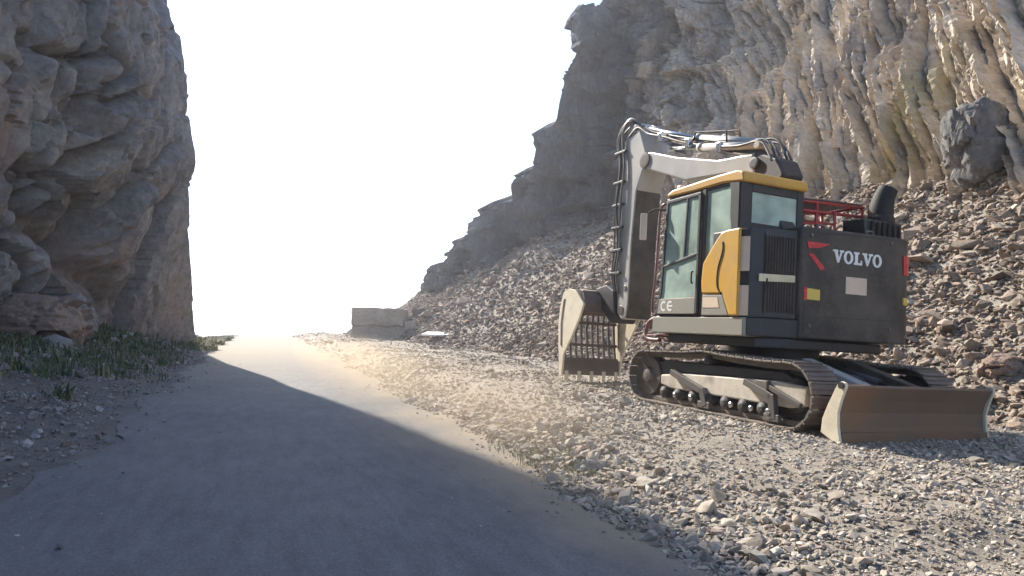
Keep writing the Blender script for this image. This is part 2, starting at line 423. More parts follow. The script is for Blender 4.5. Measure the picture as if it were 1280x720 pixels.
b2, c2 = blocks(P3*np.array([.50, .2, .20])+fbm(P3*.7, 3, 6)[:, None]*.12+P3[:, [2, 0, 1]]*np.array([.07, 0, 0]), 33, .9, (1, 1, .35))
b3, c3 = blocks(P3*np.array([1.1, .2, .75])+fbm(P3*1.5, 2, 7)[:, None]*.15, 45, .9, (1, 1, .35))
d = 1.35*b1+.42*b2+.09*b3-.45*(1-c1)-.16*(1-c2)-.03*(1-c3)+.22*fbm(P3*.6, 4, 9)+.05*fbm(P3*3.2, 4, 10)
d = d.reshape(SS.shape)*np.interp(PU, [22, 29, 34], [1., .75, .55])
# joints read off the photograph, placed on the rock face
def on_face(px, py):
    r_ = ray(px, py); d_ = 20.
    for it in range(12):
        a_, q_ = un(r_[0]*d_, r_[1]*d_); tgt = np.interp(a_, path[:8, 0], path[:8, 1])+1.2; d_ = d_*np.clip(tgt/q_, .8, 1.25)
    return un(r_[0]*d_, r_[1]*d_)[0], CAMZ+r_[2]*d_
rec = np.zeros(SS.shape); low = np.zeros(SS.shape)
wu, wz = fbm(P3*.9, 3, 130).reshape(SS.shape)*.35, fbm(P3*.9, 3, 131).reshape(SS.shape)*.35
for pts_, wd, dp in (([(118, 5), (112, 60), (108, 115), (84, 165), (62, 215), (38, 275), (10, 330)], .20, 1.5), ([(62, 40), (72, 90), (58, 128), (66, 170)], .13, .9), ([(66, 128), (96, 100)], .16, .8), ([(0, 285), (45, 318), (62, 375), (100, 415)], .15, .9), ([(30, 210), (60, 228), (74, 268)], .12, .7), ([(0, 60), (30, 75), (62, 70)], .12, .6), ([(20, 90), (28, 150), (14, 215)], .11, .7), ([(120, 250), (126, 320), (150, 380)], .10, .5), ([(20, 225), (55, 268), (88, 330), (130, 388), (180, 432)], .42, 1.1), ([(172, 42), (160, 110), (152, 160)], .13, .45),
                     ([(112, 42), (150, 48), (185, 66), (218, 74)], .14, .5), ([(45, 60), (36, 110), (52, 150), (40, 210)], .16, .6), ([(208, 95), (200, 170), (206, 260), (196, 340)], .10, .30), ([(150, 170), (140, 240), (160, 330), (170, 400)], .12, .40), ([(60, 345), (62, 380), (80, 420)], .12, .45)):
    q = [on_face(*p) for p in pts_]
    for A, B in zip(q, q[1:]):
        ab = np.array(B)-np.array(A); t = np.clip(((PU+wu-A[0])*ab[0]+(ZZ+wz-A[1])*ab[1])/(ab@ab), 0, 1)
        dist = np.hypot(PU+wu-A[0]-t*ab[0], ZZ+wz-A[1]-t*ab[1]); rec = np.maximum(rec, dp*np.exp(-(dist/wd)**2))
rough = np.interp(PU, [10, 20, 24, 28], [1.8, 1.6, 1., .8])
chp, cch_ = blocks(P3*np.array([2.0, .2, .8])+fbm(P3*1.5, 2, 142)[:, None]*.12, 143, 1., (1, 1, .35))
d = d+rough*(.10*chp-.05*(1-cch_)).reshape(SS.shape)+.10*fbm(P3*np.array([1.8, 1, .6]), 5, 140, ridged=True).reshape(SS.shape)+.03*fbm(P3*6, 3, 141, ridged=True).reshape(SS.shape)
out_ = prof+hang+d-rec
QU, QN = PU+NU*out_, PN+NNn*out_
# keep the rock clear of the line where the sun reaches the road
for it in range(3):
    shu, shn = QU+su*ZZ, QN+sn*ZZ
    ex = shn-bound_n(shu)
    ex = np.where(ZZ > .6, ex-.4*(1-sstep(6, 10, ZZ)), -1)
    QN = QN-np.where(ex > 0, ex, 0)*1.0
X, Y = xy(QU, QN)
front = np.stack([X, Y, ZZ], -1)
# top cap running back from the rim
cap = []
for kx, dn_ in enumerate((2., 6., 14., 30.)):
    xx, yy = xy(QU[:, -1]-0*dn_, QN[:, -1]-dn_); cap.append(np.stack([xx, yy, np.full(len(S), 27+.3*kx)], -1)[:, None])
V = np.concatenate([front]+cap, 1)
lc = mesh_np('cliff_left', V.reshape(-1, 3), grid_faces(V.shape[0], V.shape[1]), ROCK_L, smooth=True)
lc.data.set_sharp_from_angle(angle=R(24)); tag(lc, kind='structure')

# ------------------------------------------------------------------ right cliff
ROCK_R = rock_mat('fluted_limestone', [(.26, (.26, .21, .165)), (.45, (.42, .355, .285)), (.6, (.52, .45, .365)), (.8, (.63, .56, .46))], scale=.5, bump=.9, dist=.06,
                  tint=[((.27, .235, .10), .16, .57, .68, .6), ((.17, .145, .13), .55, .54, .66, .7)], detail_scale=6., stretch=(1, 1, .28))
us = np.r_[np.arange(-4, 4, .3), np.arange(4, 24, .05), np.arange(24, 34, .065), np.arange(34, 66, .09)]
vsx = np.r_[np.linspace(0, 1, 300)]
rk = [(-4, 27), (33, 27), (35.2, 24.3), (35.7, 20.4), (36.6, 19.6), (36.8, 16.8), (37.6, 16.1), (37.8, 13.7), (38.9, 13.), (39.2, 11.2), (41, 10.6), (41.3, 9.3), (43.6, 8.9), (43.9, 7.6), (46.8, 7.1), (47.2, 5.9), (50, 5.4), (50.5, 4.4), (53.5, 3.6), (54.1, 2.7), (58, 1.9), (62, .7), (66, .1)]
ridge = np.interp(us, [q[0] for q in rk], [q[1] for q in rk])
UU, VV = np.meshgrid(us, vsx, indexing='ij')
z0 = h_cliff(UU)-1.2
RZ = np.repeat(ridge[:, None], len(vsx), 1)
ZZ = z0+(RZ-z0)*VV
lean = np.interp(UU, [0, 22, 31, 38, 46, 60], [.42, .40, .14, .0, .08, .30])
NN = n_cliff(UU)+.2+lean*np.maximum(ZZ-h_cliff(UU), -.5)
P3 = np.stack([UU.ravel(), np.zeros(UU.size), ZZ.ravel()], 1)
sh = P3[:, 0]-.58*(P3[:, 2]-5)                         # flutes lean as they climb
wob = fbm(np.stack([sh*.5, P3[:, 1], P3[:, 2]*.13], 1), 3, 60)*.75
F1 = fbm(np.stack([(sh+wob)*.42, P3[:, 1], P3[:, 2]*.055], 1), 3, 61, ridged=True)
F2 = fbm(np.stack([(sh+wob*.6)*1.25, P3[:, 1]+3, P3[:, 2]*.10], 1), 3, 62, ridged=True)
F3 = fbm(np.stack([(sh+wob*.4)*3.6, P3[:, 1]+7, P3[:, 2]*.32], 1), 3, 63, ridged=True)
bb, cc = blocks(P3*np.array([.3, 1, .26])+fbm(P3*.6, 3, 64)[:, None]*.3, 71, .9)
b2, c2 = blocks(P3*np.array([.95, 1, .8])+fbm(P3*1.2, 3, 65)[:, None]*.25, 72, .9)
flw = sstep(34, 24, P3[:, 0]+.25*(P3[:, 2]-8))      # fluted part -> blocky part farther along
F2 = np.sign(F2)*np.abs(F2)**.8; F4 = fbm(np.stack([(sh+wob*.3)*8.5, P3[:, 1]+11, P3[:, 2]*.6], 1), 2, 68, ridged=True)
G1 = 1-np.abs(vnoise(np.stack([(sh+wob*.8)*1.25, P3[:, 1]+21, P3[:, 2]*.07], 1), 69))*2.2
G2 = 1-np.abs(vnoise(np.stack([(sh+wob*.6)*3.1, P3[:, 1]+25, P3[:, 2]*.22], 1), 73))*2.2
G1 = np.clip(G1, -.6, 1)**1.0; G2 = np.clip(G2, -.6, 1)
G3 = 1-np.abs(vnoise(np.stack([(sh+wob*.5)*6.5, P3[:, 1]+29, P3[:, 2]*.55], 1), 74))*2.2
chip, cch = blocks(P3*np.array([2.2, 1, .8])+fbm(P3*1.5, 2, 75)[:, None]*.2, 76, 1.)
def slabs(freq, zf, seed, wamp):
    x = (sh+wob*wamp)*freq+.9*fbm(np.stack([sh*freq*.5, P3[:, 1]+seed, P3[:, 2]*zf], 1), 3, seed)
    c_i = np.floor(x); t = x-c_i; h = _hash(c_i, np.floor(P3[:, 2]*zf*1.5+7*_hash(c_i, c_i*0, c_i*0, seed+1)), c_i*0, seed+2)
    return (.5-t)*(.45+.9*h)+(h-.5)*.5
S1, S2, S3 = slabs(.72, .10, 301, .8), slabs(1.9, .22, 302, .6), slabs(5.2, .5, 303, .5)
d = flw*(.50*F1+.62*S1+.30*S2+.11*S3+.12*G2+.07*np.clip(G3, -.6, 1)+.10*F2+.10*F3+.07*F4+.07*chip-.04*(1-cch)-.60*np.exp(-(vnoise(np.stack([(sh+wob*.7)*.85, P3[:, 1]+41, P3[:, 2]*.05], 1), 81)/.085)**2)-.25*np.exp(-(vnoise(np.stack([(sh+wob*.5)*2.2, P3[:, 1]+47, P3[:, 2]*.14], 1), 82)/.10)**2))+(1-flw)*(1.25*bb+.85*b2+.22*blocks(P3*np.array([2.6, 1, 2.1])+fbm(P3*2, 2, 78)[:, None]*.2, 79, 1.)[0]-.55*(1-cc)-.32*(1-c2)+.15*F1+.18*F3+.08*F4)*np.interp((RZ-ZZ).ravel(), [0, 2.5], [.45, 1])+.35*fbm(P3*.22, 3, 66)+.06*fbm(P3*4, 3, 67)+.05*fbm(P3*3.1, 4, 77, ridged=True)
hol = fbm(np.stack([sh*.22, P3[:, 1], P3[:, 2]*.13], 1), 2, 80)
d = d-flw*.9*sstep(.18, .5, hol)                    # smooth hollows between the flutes
NN = NN-(d.reshape(UU.shape))*np.interp(UU, [30, 45, 60], [1, .9, .6])
cap = []
jit = fbm(np.stack([us*.8, us*0, us*0], 1), 4, 90)
for kx, (dn_, dz) in enumerate(((.8, .5), (2.2, 1.0), (5, 1.5), (14, 2.), (40, -3))):
    f_ = np.interp(us, [40, 60], [1, .3])
    cap.append(np.stack([us, NN[:, -1]+dn_+.3*jit, ridge+f_*(dz*(1+.6*jit))], -1)[:, None])
W = np.concatenate([np.stack([UU, NN, ZZ], -1)]+cap, 1)
X, Y = xy(W[..., 0], W[..., 1])
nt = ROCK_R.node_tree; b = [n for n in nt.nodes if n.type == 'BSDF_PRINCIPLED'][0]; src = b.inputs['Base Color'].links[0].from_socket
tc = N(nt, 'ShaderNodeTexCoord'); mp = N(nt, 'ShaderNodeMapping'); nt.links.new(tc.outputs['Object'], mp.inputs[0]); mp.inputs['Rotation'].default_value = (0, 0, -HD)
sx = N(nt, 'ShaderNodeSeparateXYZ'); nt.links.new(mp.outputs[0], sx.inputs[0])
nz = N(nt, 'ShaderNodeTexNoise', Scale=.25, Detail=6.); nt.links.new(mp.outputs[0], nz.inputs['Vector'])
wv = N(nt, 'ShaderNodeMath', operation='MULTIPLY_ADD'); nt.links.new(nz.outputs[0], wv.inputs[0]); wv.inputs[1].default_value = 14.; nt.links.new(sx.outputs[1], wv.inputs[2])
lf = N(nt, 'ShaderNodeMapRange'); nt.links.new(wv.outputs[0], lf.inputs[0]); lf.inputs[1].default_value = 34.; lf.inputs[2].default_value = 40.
nt.links.new(mixc(nt, lf.outputs[0], src, mixc(nt, 1., src, (.27, .295, .355), 'MULTIPLY')), b.inputs['Base Color'])  # far rock greyer, with shade painted into its colour too
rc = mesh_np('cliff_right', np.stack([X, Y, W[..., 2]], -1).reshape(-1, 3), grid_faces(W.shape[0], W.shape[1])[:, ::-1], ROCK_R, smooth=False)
tag(rc, kind='structure')

# ------------------------------------------------------------------ loose stones
def rock_variant(npts, seed, squash=(1, .8, .6)):
    r = random.Random(seed); t = bmesh.new()
    for i in range(npts):
        v = Vector((r.gauss(0, 1), r.gauss(0, 1), r.gauss(0, 1))).normalized()*r.uniform(.75, 1.1)
        t.verts.new((v.x*squash[0], v.y*squash[1], v.z*squash[2]))
    h = bmesh.ops.convex_hull(t, input=t.verts)
    bad = [e for e in h['geom_interior'] if isinstance(e, bmesh.types.BMVert)]+[e for e in h['geom_unused'] if isinstance(e, bmesh.types.BMVert)]
    bmesh.ops.delete(t, geom=list(set(bad)), context='VERTS')
    bmesh.ops.triangulate(t, faces=t.faces); bmesh.ops.recalc_face_normals(t, faces=t.faces)
    t.verts.index_update()
    v = np.array([p.co[:] for p in t.verts]); f = np.array([[q.index for q in p.verts] for p in t.faces]); t.free(); return v, f
VAR = [rock_variant(random.choice((11, 13, 16, 20)), s, (1, random.uniform(.6, 1), random.uniform(.32, .7))) for s in range(16)]

def scatter(name, u, n, size, mat, sink=.25, shade=None):
    u, n, size = map(np.asarray, (u, n, size)); k = len(u)
    z = H(u, n); x, y = xy(u, n)
    rot = rng.uniform(0, 2*np.pi, (k, 3)); rot[:, 0] = rng.normal(0, .45, k); rot[:, 1] = rng.normal(0, .45, k)
    var = rng.integers(0, len(VAR), k); sh = rng.uniform(0, 1, k) if shade is None else shade
    allv, allf, alls, off = [], [], [], 0
    for vi, (v, f) in enumerate(VAR):
        idx = np.where(var == vi)[0]
        if not len(idx): continue
        cx, sx_ = np.cos(rot[idx]), np.sin(rot[idx])
        p = np.repeat(v[None], len(idx), 0)*size[idx, None, None]
        def r2(p, i, j, c, s):
            a, b = p[..., i].copy(), p[..., j].copy(); p[..., i] = a*c[:, None]-b*s[:, None]; p[..., j] = a*s[:, None]+b*c[:, None]
        r2(p, 1, 2, cx[:, 0], sx_[:, 0]); r2(p, 0, 2, cx[:, 1], sx_[:, 1]); r2(p, 0, 1, cx[:, 2], sx_[:, 2])
        p += np.stack([x[idx], y[idx], z[idx]+size[idx]*(.55-sink)*.8], 1)[:, None]
        ff = f[None]+(np.arange(len(idx))*len(v))[:, None, None]+off
        allv.append(p.reshape(-1, 3)); allf.append(ff.reshape(-1, 3)); alls.append(np.repeat(sh[idx], len(v))); off += len(idx)*len(v)
    o = mesh_np(name, np.concatenate(allv), np.concatenate(allf), mat)
    a = o.data.attributes.new('shade', 'FLOAT', 'POINT'); a.data.foreach_set('value', np.concatenate(alls).astype(np.float32))
    return o

STONE = stone_mat('pale_gravel_stone', [(.15, .125, .105), (.26, .225, .185), (.35, .31, .255), (.28, .24, .205), (.43, .385, .32), (.29, .225, .18), (.52, .475, .405)])
RUBBLE = stone_mat('rubble_stone', [(.11, .086, .068), (.185, .145, .115), (.245, .197, .158), (.185, .143, .11), (.32, .268, .213), (.215, .15, .112), (.40, .347, .28)])
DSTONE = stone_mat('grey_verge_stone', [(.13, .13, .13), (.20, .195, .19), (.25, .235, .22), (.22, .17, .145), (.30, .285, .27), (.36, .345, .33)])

# gravel on the right: sampled evenly in depth so that the near ground is dense
k = 120000
dd = 2.6*np.exp(rng.uniform(0, 1, k)*np.log(62/2.6)); 
tanx = rng.uniform(-.35, .95, k)
gx, gy = dd*tanx, dd
gu, gn = un(gx, gy)
keep = (gn > edge_r(gu)+rng.exponential(.12, k)-.12) & (gn < n_toe(gu)+.4)
# keep the footprint of the tracks and the blade clear of big stones
gu, gn, dd = gu[keep], gn[keep], dd[keep]
sz = np.clip(rng.lognormal(math.log(.0145), .5, len(gu)), .007, .06)*np.clip((dd/6)**.5, .75, 2.3)
patch = fbm(np.stack([gu*.55, gn*.55, gn*0], 1), 3, 150); sz = sz*np.exp(patch*1.1)
pad = (np.abs(gn-6.85) < 1.6) & (np.abs(gu-7.8) < 2.6)
sz = np.where(pad, np.minimum(sz, .035), sz)
o = scatter('gravel', gu, gn, sz, STONE); tag(o, 'pale broken gravel spread over the verge right of the road', 'gravel', kind='stuff')
# heap of bigger chips along the asphalt edge
k = 1500
hu = rng.normal(6.6, 2.6, k); hn = edge_r(hu)+np.abs(rng.normal(.25, .45, k)); hs = np.clip(rng.lognormal(math.log(.032), .5, k), .015, .11)
o = scatter('edge_rubble', hu, hn, hs, STONE); tag(o, 'coarser stones banked along the right edge of the asphalt', 'rubble', kind='stuff')
# talus
k = 95000
tu_ = np.r_[rng.uniform(3, 30, int(k*.62)), rng.uniform(30, 62, k-int(k*.62))]
tt = rng.uniform(-.05, 1.12, k)
tn_ = n_toe(tu_)+(n_cliff(tu_)-n_toe(tu_))*tt
ts = np.clip(rng.lognormal(math.log(.048), .55, k), .025, .32)*np.interp(tu_, [0, 25, 60], [.9, 1.15, 1.35])
big = rng.uniform(0, 1, k) < .008; ts = np.where(big, ts*2.4, ts); ts = np.minimum(ts, .6)
o = scatter('scree', tu_, tn_, ts, RUBBLE); tag(o, 'slope of broken brown rubble at the foot of the right cliff', 'scree', kind='stuff')
# left verge
k = 26000
lu = rng.uniform(2, 30, k)**1.0; lt = rng.beta(1.3, 1.5, k); ln = edge_l(lu)-.1+(n_left(lu)+.1-edge_l(lu))*lt*1.1
ls = np.clip(rng.lognormal(math.log(.022), .65, k), .008, .22)*(.7+1.3*lt**2)
grassy = (lu > 12) & (lu < 30) & (lt > .15) & (lt < .85); keep = ~(grassy & (rng.uniform(0, 1, k) < .15))
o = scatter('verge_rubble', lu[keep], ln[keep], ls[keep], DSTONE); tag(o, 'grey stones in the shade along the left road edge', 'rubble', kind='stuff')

k = 2600
pu_ = rng.uniform(2.2, 22, k); side_ = rng.uniform(0, 1, k) < .55
pn_ = np.where(side_, edge_l(pu_)+rng.exponential(.32, k), edge_r(pu_)-rng.exponential(.22, k))
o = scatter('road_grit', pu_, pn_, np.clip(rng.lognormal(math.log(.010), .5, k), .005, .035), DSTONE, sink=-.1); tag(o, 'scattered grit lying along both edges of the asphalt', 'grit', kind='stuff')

# ------------------------------------------------------------------ single boulders
def boulder(px, py, d, size, mat, label, seed, squash=(1, .85, .75), zoff=0., group=None, rotz=0.):
    t = bmesh.new(); bmesh.ops.create_icosphere(t, subdivisions=5, radius=1)
    v = np.array([p.co[:] for p in t.verts])
    bb, cc = blocks(v*1.25+seed*3.1, seed, 1.0)
    b2, c2 = blocks(v*3.2+seed, seed+5, .9)
    r = 1+.20*bb+.05*b2-.015*(1-c2)+.18*fbm(v*1.1+seed, 3, seed)+.02*fbm(v*8, 3, seed)
    v = v*r[:, None]*np.array(squash)*size
    c, s = math.cos(rotz), math.sin(rotz); v = np.stack([v[:, 0]*c-v[:, 1]*s, v[:, 0]*s+v[:, 1]*c, v[:, 2]], 1)
    for i, p in enumerate(t.verts): p.co = v[i]
    me = bpy.data.meshes.new('boulder'); t.to_mesh(me); t.free(); me.materials.append(mat)
    o = link(bpy.data.objects.new('boulder', me))
    r_ = ray(px, py); o.location = (r_[0]*d, r_[1]*d, CAMZ+r_[2]*d+zoff)
    tag(o, label, 'boulder', group); return o

# ------------------------------------------------------------------ excavator
Y_YEL = paint('yellow_paint', (.66, .36, .045), .42, amount=.35)
Y_ROOF = paint('roof_yellow_paint', (.62, .33, .05), .45, amount=.35)
CREAM = paint('dusty_cream_paint', (.74, .66, .50), .45, dirt=(.34, .28, .22), amount=.5)
GREY = paint('charcoal_paint', (.046, .040, .036), .55, dirt=(.17, .135, .105), amount=.75, scale=1.7, spec=.35)
DGREY = paint('black_grey_paint', (.024, .024, .027), .5, dirt=(.10, .085, .075), amount=.35)
OLIVE = paint('dusty_grey_panel_paint', (.27, .255, .21), .55, dirt=(.28, .24, .19), amount=.6)
BOOMG = paint('dusty_light_grey_paint', (.44, .43, .41), .28, dirt=(.30, .25, .20), amount=.5)
STEEL = paint('worn_steel', (.16, .15, .145), .42, .6, dirt=(.17, .13, .10), amount=.6)
CHROME = paint('polished_rod', (.6, .6, .6), .18, .95, amount=.1)
TRACKM = paint('track_steel', (.14, .12, .105), .5, .3, dirt=(.27, .22, .18), amount=.8, scale=6, bump=.3)
RUST = paint('rusty_blade_steel', (.16, .115, .08), .6, .1, dirt=(.28, .135, .06), amount=.8, scale=1.5, bump=.35)
BUCKM = paint('rusty_bucket_steel', (.135, .095, .08), .55, .25, dirt=(.21, .16, .13), amount=.6, scale=3, bump=.3)
RUBBER = paint('black_rubber', (.011, .011, .011), .7, amount=.18, spec=.3)
HOSEM = paint('hose_rubber', (.03, .03, .032), .35, amount=.25, dirt=(.2, .17, .14))
RED = paint('red_paint', (.42, .03, .03), .4, amount=.2)
MAROON = paint('red_reflection_step_paint', (.17, .06, .06), .45, amount=.35)
WHITE = paint('white_lettering', (.78, .77, .74), .5, amount=.12)
YSTICK = paint('yellow_sticker', (.72, .52, .10), .5, amount=.15)
PALE = paint('pale_plate', (.72, .56, .42), .5, amount=.2)
GLOWRED = paint('red_reflector', (.55, .03, .04), .25, amount=.1)
def glass(name, tint, dust):  # dust sets a pale green film that also paints bright sky into the panes
    m, nt, b, out = new_mat(name)
    tr = N(nt, 'ShaderNodeBsdfTransparent'); tr.inputs[0].default_value = (*tint, 1)
    gl = N(nt, 'ShaderNodeBsdfGlossy', Roughness=.04); fr = N(nt, 'ShaderNodeFresnel', IOR=1.5)
    b.inputs['Base Color'].default_value = (.62, .82, .70, 1); b.inputs['Roughness'].default_value = .6
    tc = N(nt, 'ShaderNodeTexCoord'); n = N(nt, 'ShaderNodeTexNoise', Scale=2.2, Detail=6.); nt.links.new(tc.outputs['Object'], n.inputs['Vector'])
    f = ramp(nt, n.outputs[0], [(.3, dust*.5), (.75, min(1, dust*1.5))])
    m1 = N(nt, 'ShaderNodeMixShader'); m2 = N(nt, 'ShaderNodeMixShader')
    nt.links.new(f, m1.inputs[0]); nt.links.new(tr.outputs[0], m1.inputs[1]); nt.links.new(b.outputs[0], m1.inputs[2])
    nt.links.new(fr.outputs[0], m2.inputs[0]); nt.links.new(m1.outputs[0], m2.inputs[1]); nt.links.new(gl.outputs[0], m2.inputs[2])
    nt.links.new(m2.outputs[0], out.inputs[0]); return m
GLASS = glass('sky_bright_green_glass', (.80, .95, .87), .55)

ex = bpy.data.objects.new('excavator', None); link(ex); ex.empty_display_size = .5
ex.rotation_euler = Euler((R(1.88), R(-.153), R(112.838)), 'XYZ'); ex.location = (3.685, 9.743, .226)
tag(ex, 'yellow and grey tracked excavator with slotted bucket and dozer blade parked on the gravel', 'excavator')

# --- undercarriage
HL, TW, TH, SH = 1.84, 1.185, .80, .44
def track_path():
    r = .375; c0, c1 = HL-r-.01, -(HL-r-.01)
    pts = []
    for a in np.linspace(-90, 82, 16): pts.append((c0+r*math.cos(R(a)), .405+r*math.sin(R(a))))
    top = [(c0-.25, .775), (.55, .80), (.06, .835), (-.4, .80), (-1.0, .775), (c1+.2, .775)]
    pts += top
    for a in np.linspace(98, 270, 16): pts.append((c1+r*math.cos(R(a)), .405+r*math.sin(R(a))))
    pts += [(x, .03) for x in np.linspace(c1+.25, c0-.25, 8)]
    return pts
PTS = track_path()
def resample(pts, n):
    P = np.array(pts+[pts[0]]); s = np.r_[0, np.cumsum(np.hypot(*np.diff(P, axis=0).T))]
    t = np.linspace(0, s[-1], n, endpoint=False); return np.stack([np.interp(t, s, P[:, 0]), np.interp(t, s, P[:, 1])], 1), s[-1]
for sgn in (1, -1):
    yo, yi = sgn*TW, sgn*(TW-SH); y0, y1 = min(yo, yi), max(yo, yi); ym = (y0+y1)/2
    n = 52; q, Ln = resample(PTS, n); m = MB(); lk = MB()
    for i in range(n):
        p = q[i]; t = q[(i+1) % n]-q[i-1]; t = t/np.hypot(*t); ang = math.atan2(t[1], t[0]); pw = Ln/n
        mt = Matrix(((t[0], 0, t[1], p[0]), (0, 1, 0, 0), (t[1], 0, -t[0], p[1]), (0, 0, 0, 1)))   # local z points outwards
        m.box(-pw*.46, pw*.46, y0, y1, -.012, .012, .004, rot=mt)
        m.box(-pw*.44, -pw*.30, y0, y1, .010, .032, .003, rot=mt)
        m.box(pw*.02, pw*.12, y0, y1, .010, .026, .003, rot=mt)
        lk.box(-pw*.55, pw*.55, ym-.085, ym-.045, -.085, -.014, .01, rot=mt); lk.box(-pw*.55, pw*.55, ym+.045, ym+.085, -.085, -.014, .01, rot=mt)
    tk = m.build('track', TRACKM, ex); lk.build('chain', TRACKM, tk)
    # side frame
    m = MB()
    ys = ym+sgn*.12; a, b_ = min(ym-sgn*.13, ys), max(ym-sgn*.13, ys)
    m.prism([(1.12, .44), (1.12, .30), (.86, .255), (-1.42, .255), (-1.66, .30), (-1.68, .52), (-1.2, .55), (.55, .50)], 1, a, b_, .02)
    fr = m.build('track_frame', paint('dusty_frame_paint', (.64, .58, .48), .45, dirt=(.25, .20, .16), amount=.75, scale=3), ex)
    m = MB(); m.prism([(1.25, .62), (1.05, .66), (-1.30, .66), (-1.52, .56), (-1.2, .552), (.55, .502), (1.10, .445)], 1, ym-.10, ym+.08, .015); m.build('upper_frame_web', DGREY, fr)
    # idler and drive sprocket
    c0 = HL-.385
    m = MB(); m.lathe([(.06, -.11), (.29, -.10), (.30, -.04), (.25, -.03), (.24, .02), (.25, .03), (.30, .04), (.29, .10), (.12, .105), (.10, .15), (.04, .16)] if sgn > 0 else [(.04, -.16), (.10, -.15), (.12, -.105), (.29, -.10), (.30, -.04), (.25, -.03), (.25, .03), (.30, .04), (.29, .10), (.06, .11)], (c0, ym, .405))
    m.build('idler', STEEL, ex)
    m = MB(); m.lathe([(.05, -.12), (.20, -.12), (.22, -.03), (.30, -.025), (.30, .025), (.22, .03), (.20, .07), (.14, .09), (.05, .095)] if sgn > 0 else [(.05, -.095), (.14, -.09), (.20, -.07), (.22, -.03), (.30, -.025), (.30, .025), (.20, .12), (.05, .12)], (-c0, ym, .405))
    for kx in range(19):
        aa = 2*math.pi*kx/19; m.box(-.02, .02, -.022, .022, .29, .335, .005, rot=Matrix.Translation((-c0, ym, .405)) @ Matrix.Rotation(aa, 4, 'Y'))
    m.build('sprocket', DGREY, ex)
    for kx in range(7):
        xx = 1.0-kx*.335
        m = MB(); m.lathe([(.03, -.17), (.05, -.165), (.085, -.15), (.09, -.10), (.07, -.09), (.07, .09), (.09, .10), (.085, .15), (.05, .165), (.03, .175)], (xx, ym, .19)); rl = m.build('roller', DGREY, fr)
    for kx, xx in enumerate((.68, .31, -.5, -.86, -1.15)):
        m = MB(); m.lathe([(.036, 0), (.036, .02), (.024, .03)] if sgn > 0 else [(.024, -.03), (.036, -.02), (.036, 0)], (xx, ym+sgn*.172, .18), n=14); m.build('roller_cap', CHROME, fr)
    m = MB(); m.lathe([(.03, -.12), (.06, -.11), (.06, .11), (.03, .12)], (.06, ym, .72)); m.build('carrier_roller', DGREY, ex)
    for (A, B, C_) in (((.80, .50), (.10, .30), (.02, .10)), ((-.72, .50), (-1.18, .36), (-1.22, .10))):
        yy = ym+sgn*.155; m = MB()
        m.bar((A[0], yy, A[1]), (B[0], yy, B[1]), .07, .085); m.bar((B[0], yy, B[1]+.03), (C_[0], yy, C_[1]), .07, .10)
        m.box(C_[0]-.10, C_[0]+.14, yy-.03, yy+.03, .07, .16)
        m.build('track_guide', STEEL, fr)
    m = MB(); yy = ym+sgn*.15
    m.bar((-1.05, yy, .50), (-1.62, yy, .30), .05, .06); m.box(-1.12, -.92, yy-.03, yy+.035, .40, .54); m.build('grease_guard', STEEL, fr)
m = MB()
m.prism([(1.05, .32), (1.05, .62), (.6, .76), (-.6, .76), (-1.1, .62), (-1.1, .32)], 1, -.62, .62, .03)
for sg in (1, -1):
    for xx in (.75, -.75): m.bar((xx*.6, sg*.4, .55), (xx, sg*.85, .46), .30, .26, .03)
m.build('undercarriage_frame', DGREY, ex)
m = MB(); m.lathe([(.62, 0), (.64, .05), (.60, .10), (.60, .20), (.56, .28)], (0, 0, .72), axis=2, n=48); m.build('slewing_ring', DGREY, ex)
# --- dozer blade
BX, BW = -2.22, 1.20
prof = [(-2.00, .05), (-2.03, .07), (-2.10, .30), (-2.14, .45), (-2.215, .60), (-2.245, .60), (-2.27, .58), (-2.20, .43), (-2.165, .30), (-2.17, .15), (-2.20, .02), (-2.17, -.01)]
m = MB(); m.prism(prof, 1, -BW+.02, BW-.02, .006)
bl = m.build('dozer_blade', RUST, ex)
for sg in (1, -1):
    m = MB(); m.prism([(-1.985, .07), (-2.0, .22), (-2.07, .38), (-2.185, .60), (-2.235, .635), (-2.285, .62), (-2.29, .57), (-2.235, .43), (-2.20, .30), (-2.205, .15), (-2.235, .0), (-2.17, -.015)], 1, min(sg*BW, sg*(BW-.035)), max(sg*BW, sg*(BW-.035)), .005); ep = m.build('end_plate', CREAM, bl)
    m = MB(); m.lathe([(.035, -.02), (.035, .02)], (-2.243, sg*(BW+.002 if sg > 0 else BW+.002), .592), n=16); m.build('lifting_eye', DGREY, bl)
m = MB(); m.box(-2.235, -2.185, -BW+.04, BW-.04, -.01, .10, .008); m.build('cutting_edge', RUST, bl)
for yy in (.38, -.42):
    m = MB(); m.bar((-.95, yy, .72), (-2.13, yy, .38), .17, .24, .02); m.build('blade_arm', BOOMG if yy > 0 else GREY, ex)
for yy in (.12, -.16):
    m = MB(); m.tube([(-.9, yy, .70), (-1.6, yy, .58)], .06, 14, False); m.tube([(-1.6, yy, .58), (-2.1, yy, .45)], .032, 12, False); m.build('blade_cylinder', DGREY, ex)

# --- superstructure: parts are built in its own axes and swung by a small angle
SW = Matrix.Rotation(R(.722), 4, 'Z')
def up_part(mb, name, mat, parent=None):
    if parent is None: mb.b.transform(SW)
    else: mb.b.transform(SW)
    return mb.build(name, mat, parent or ex)
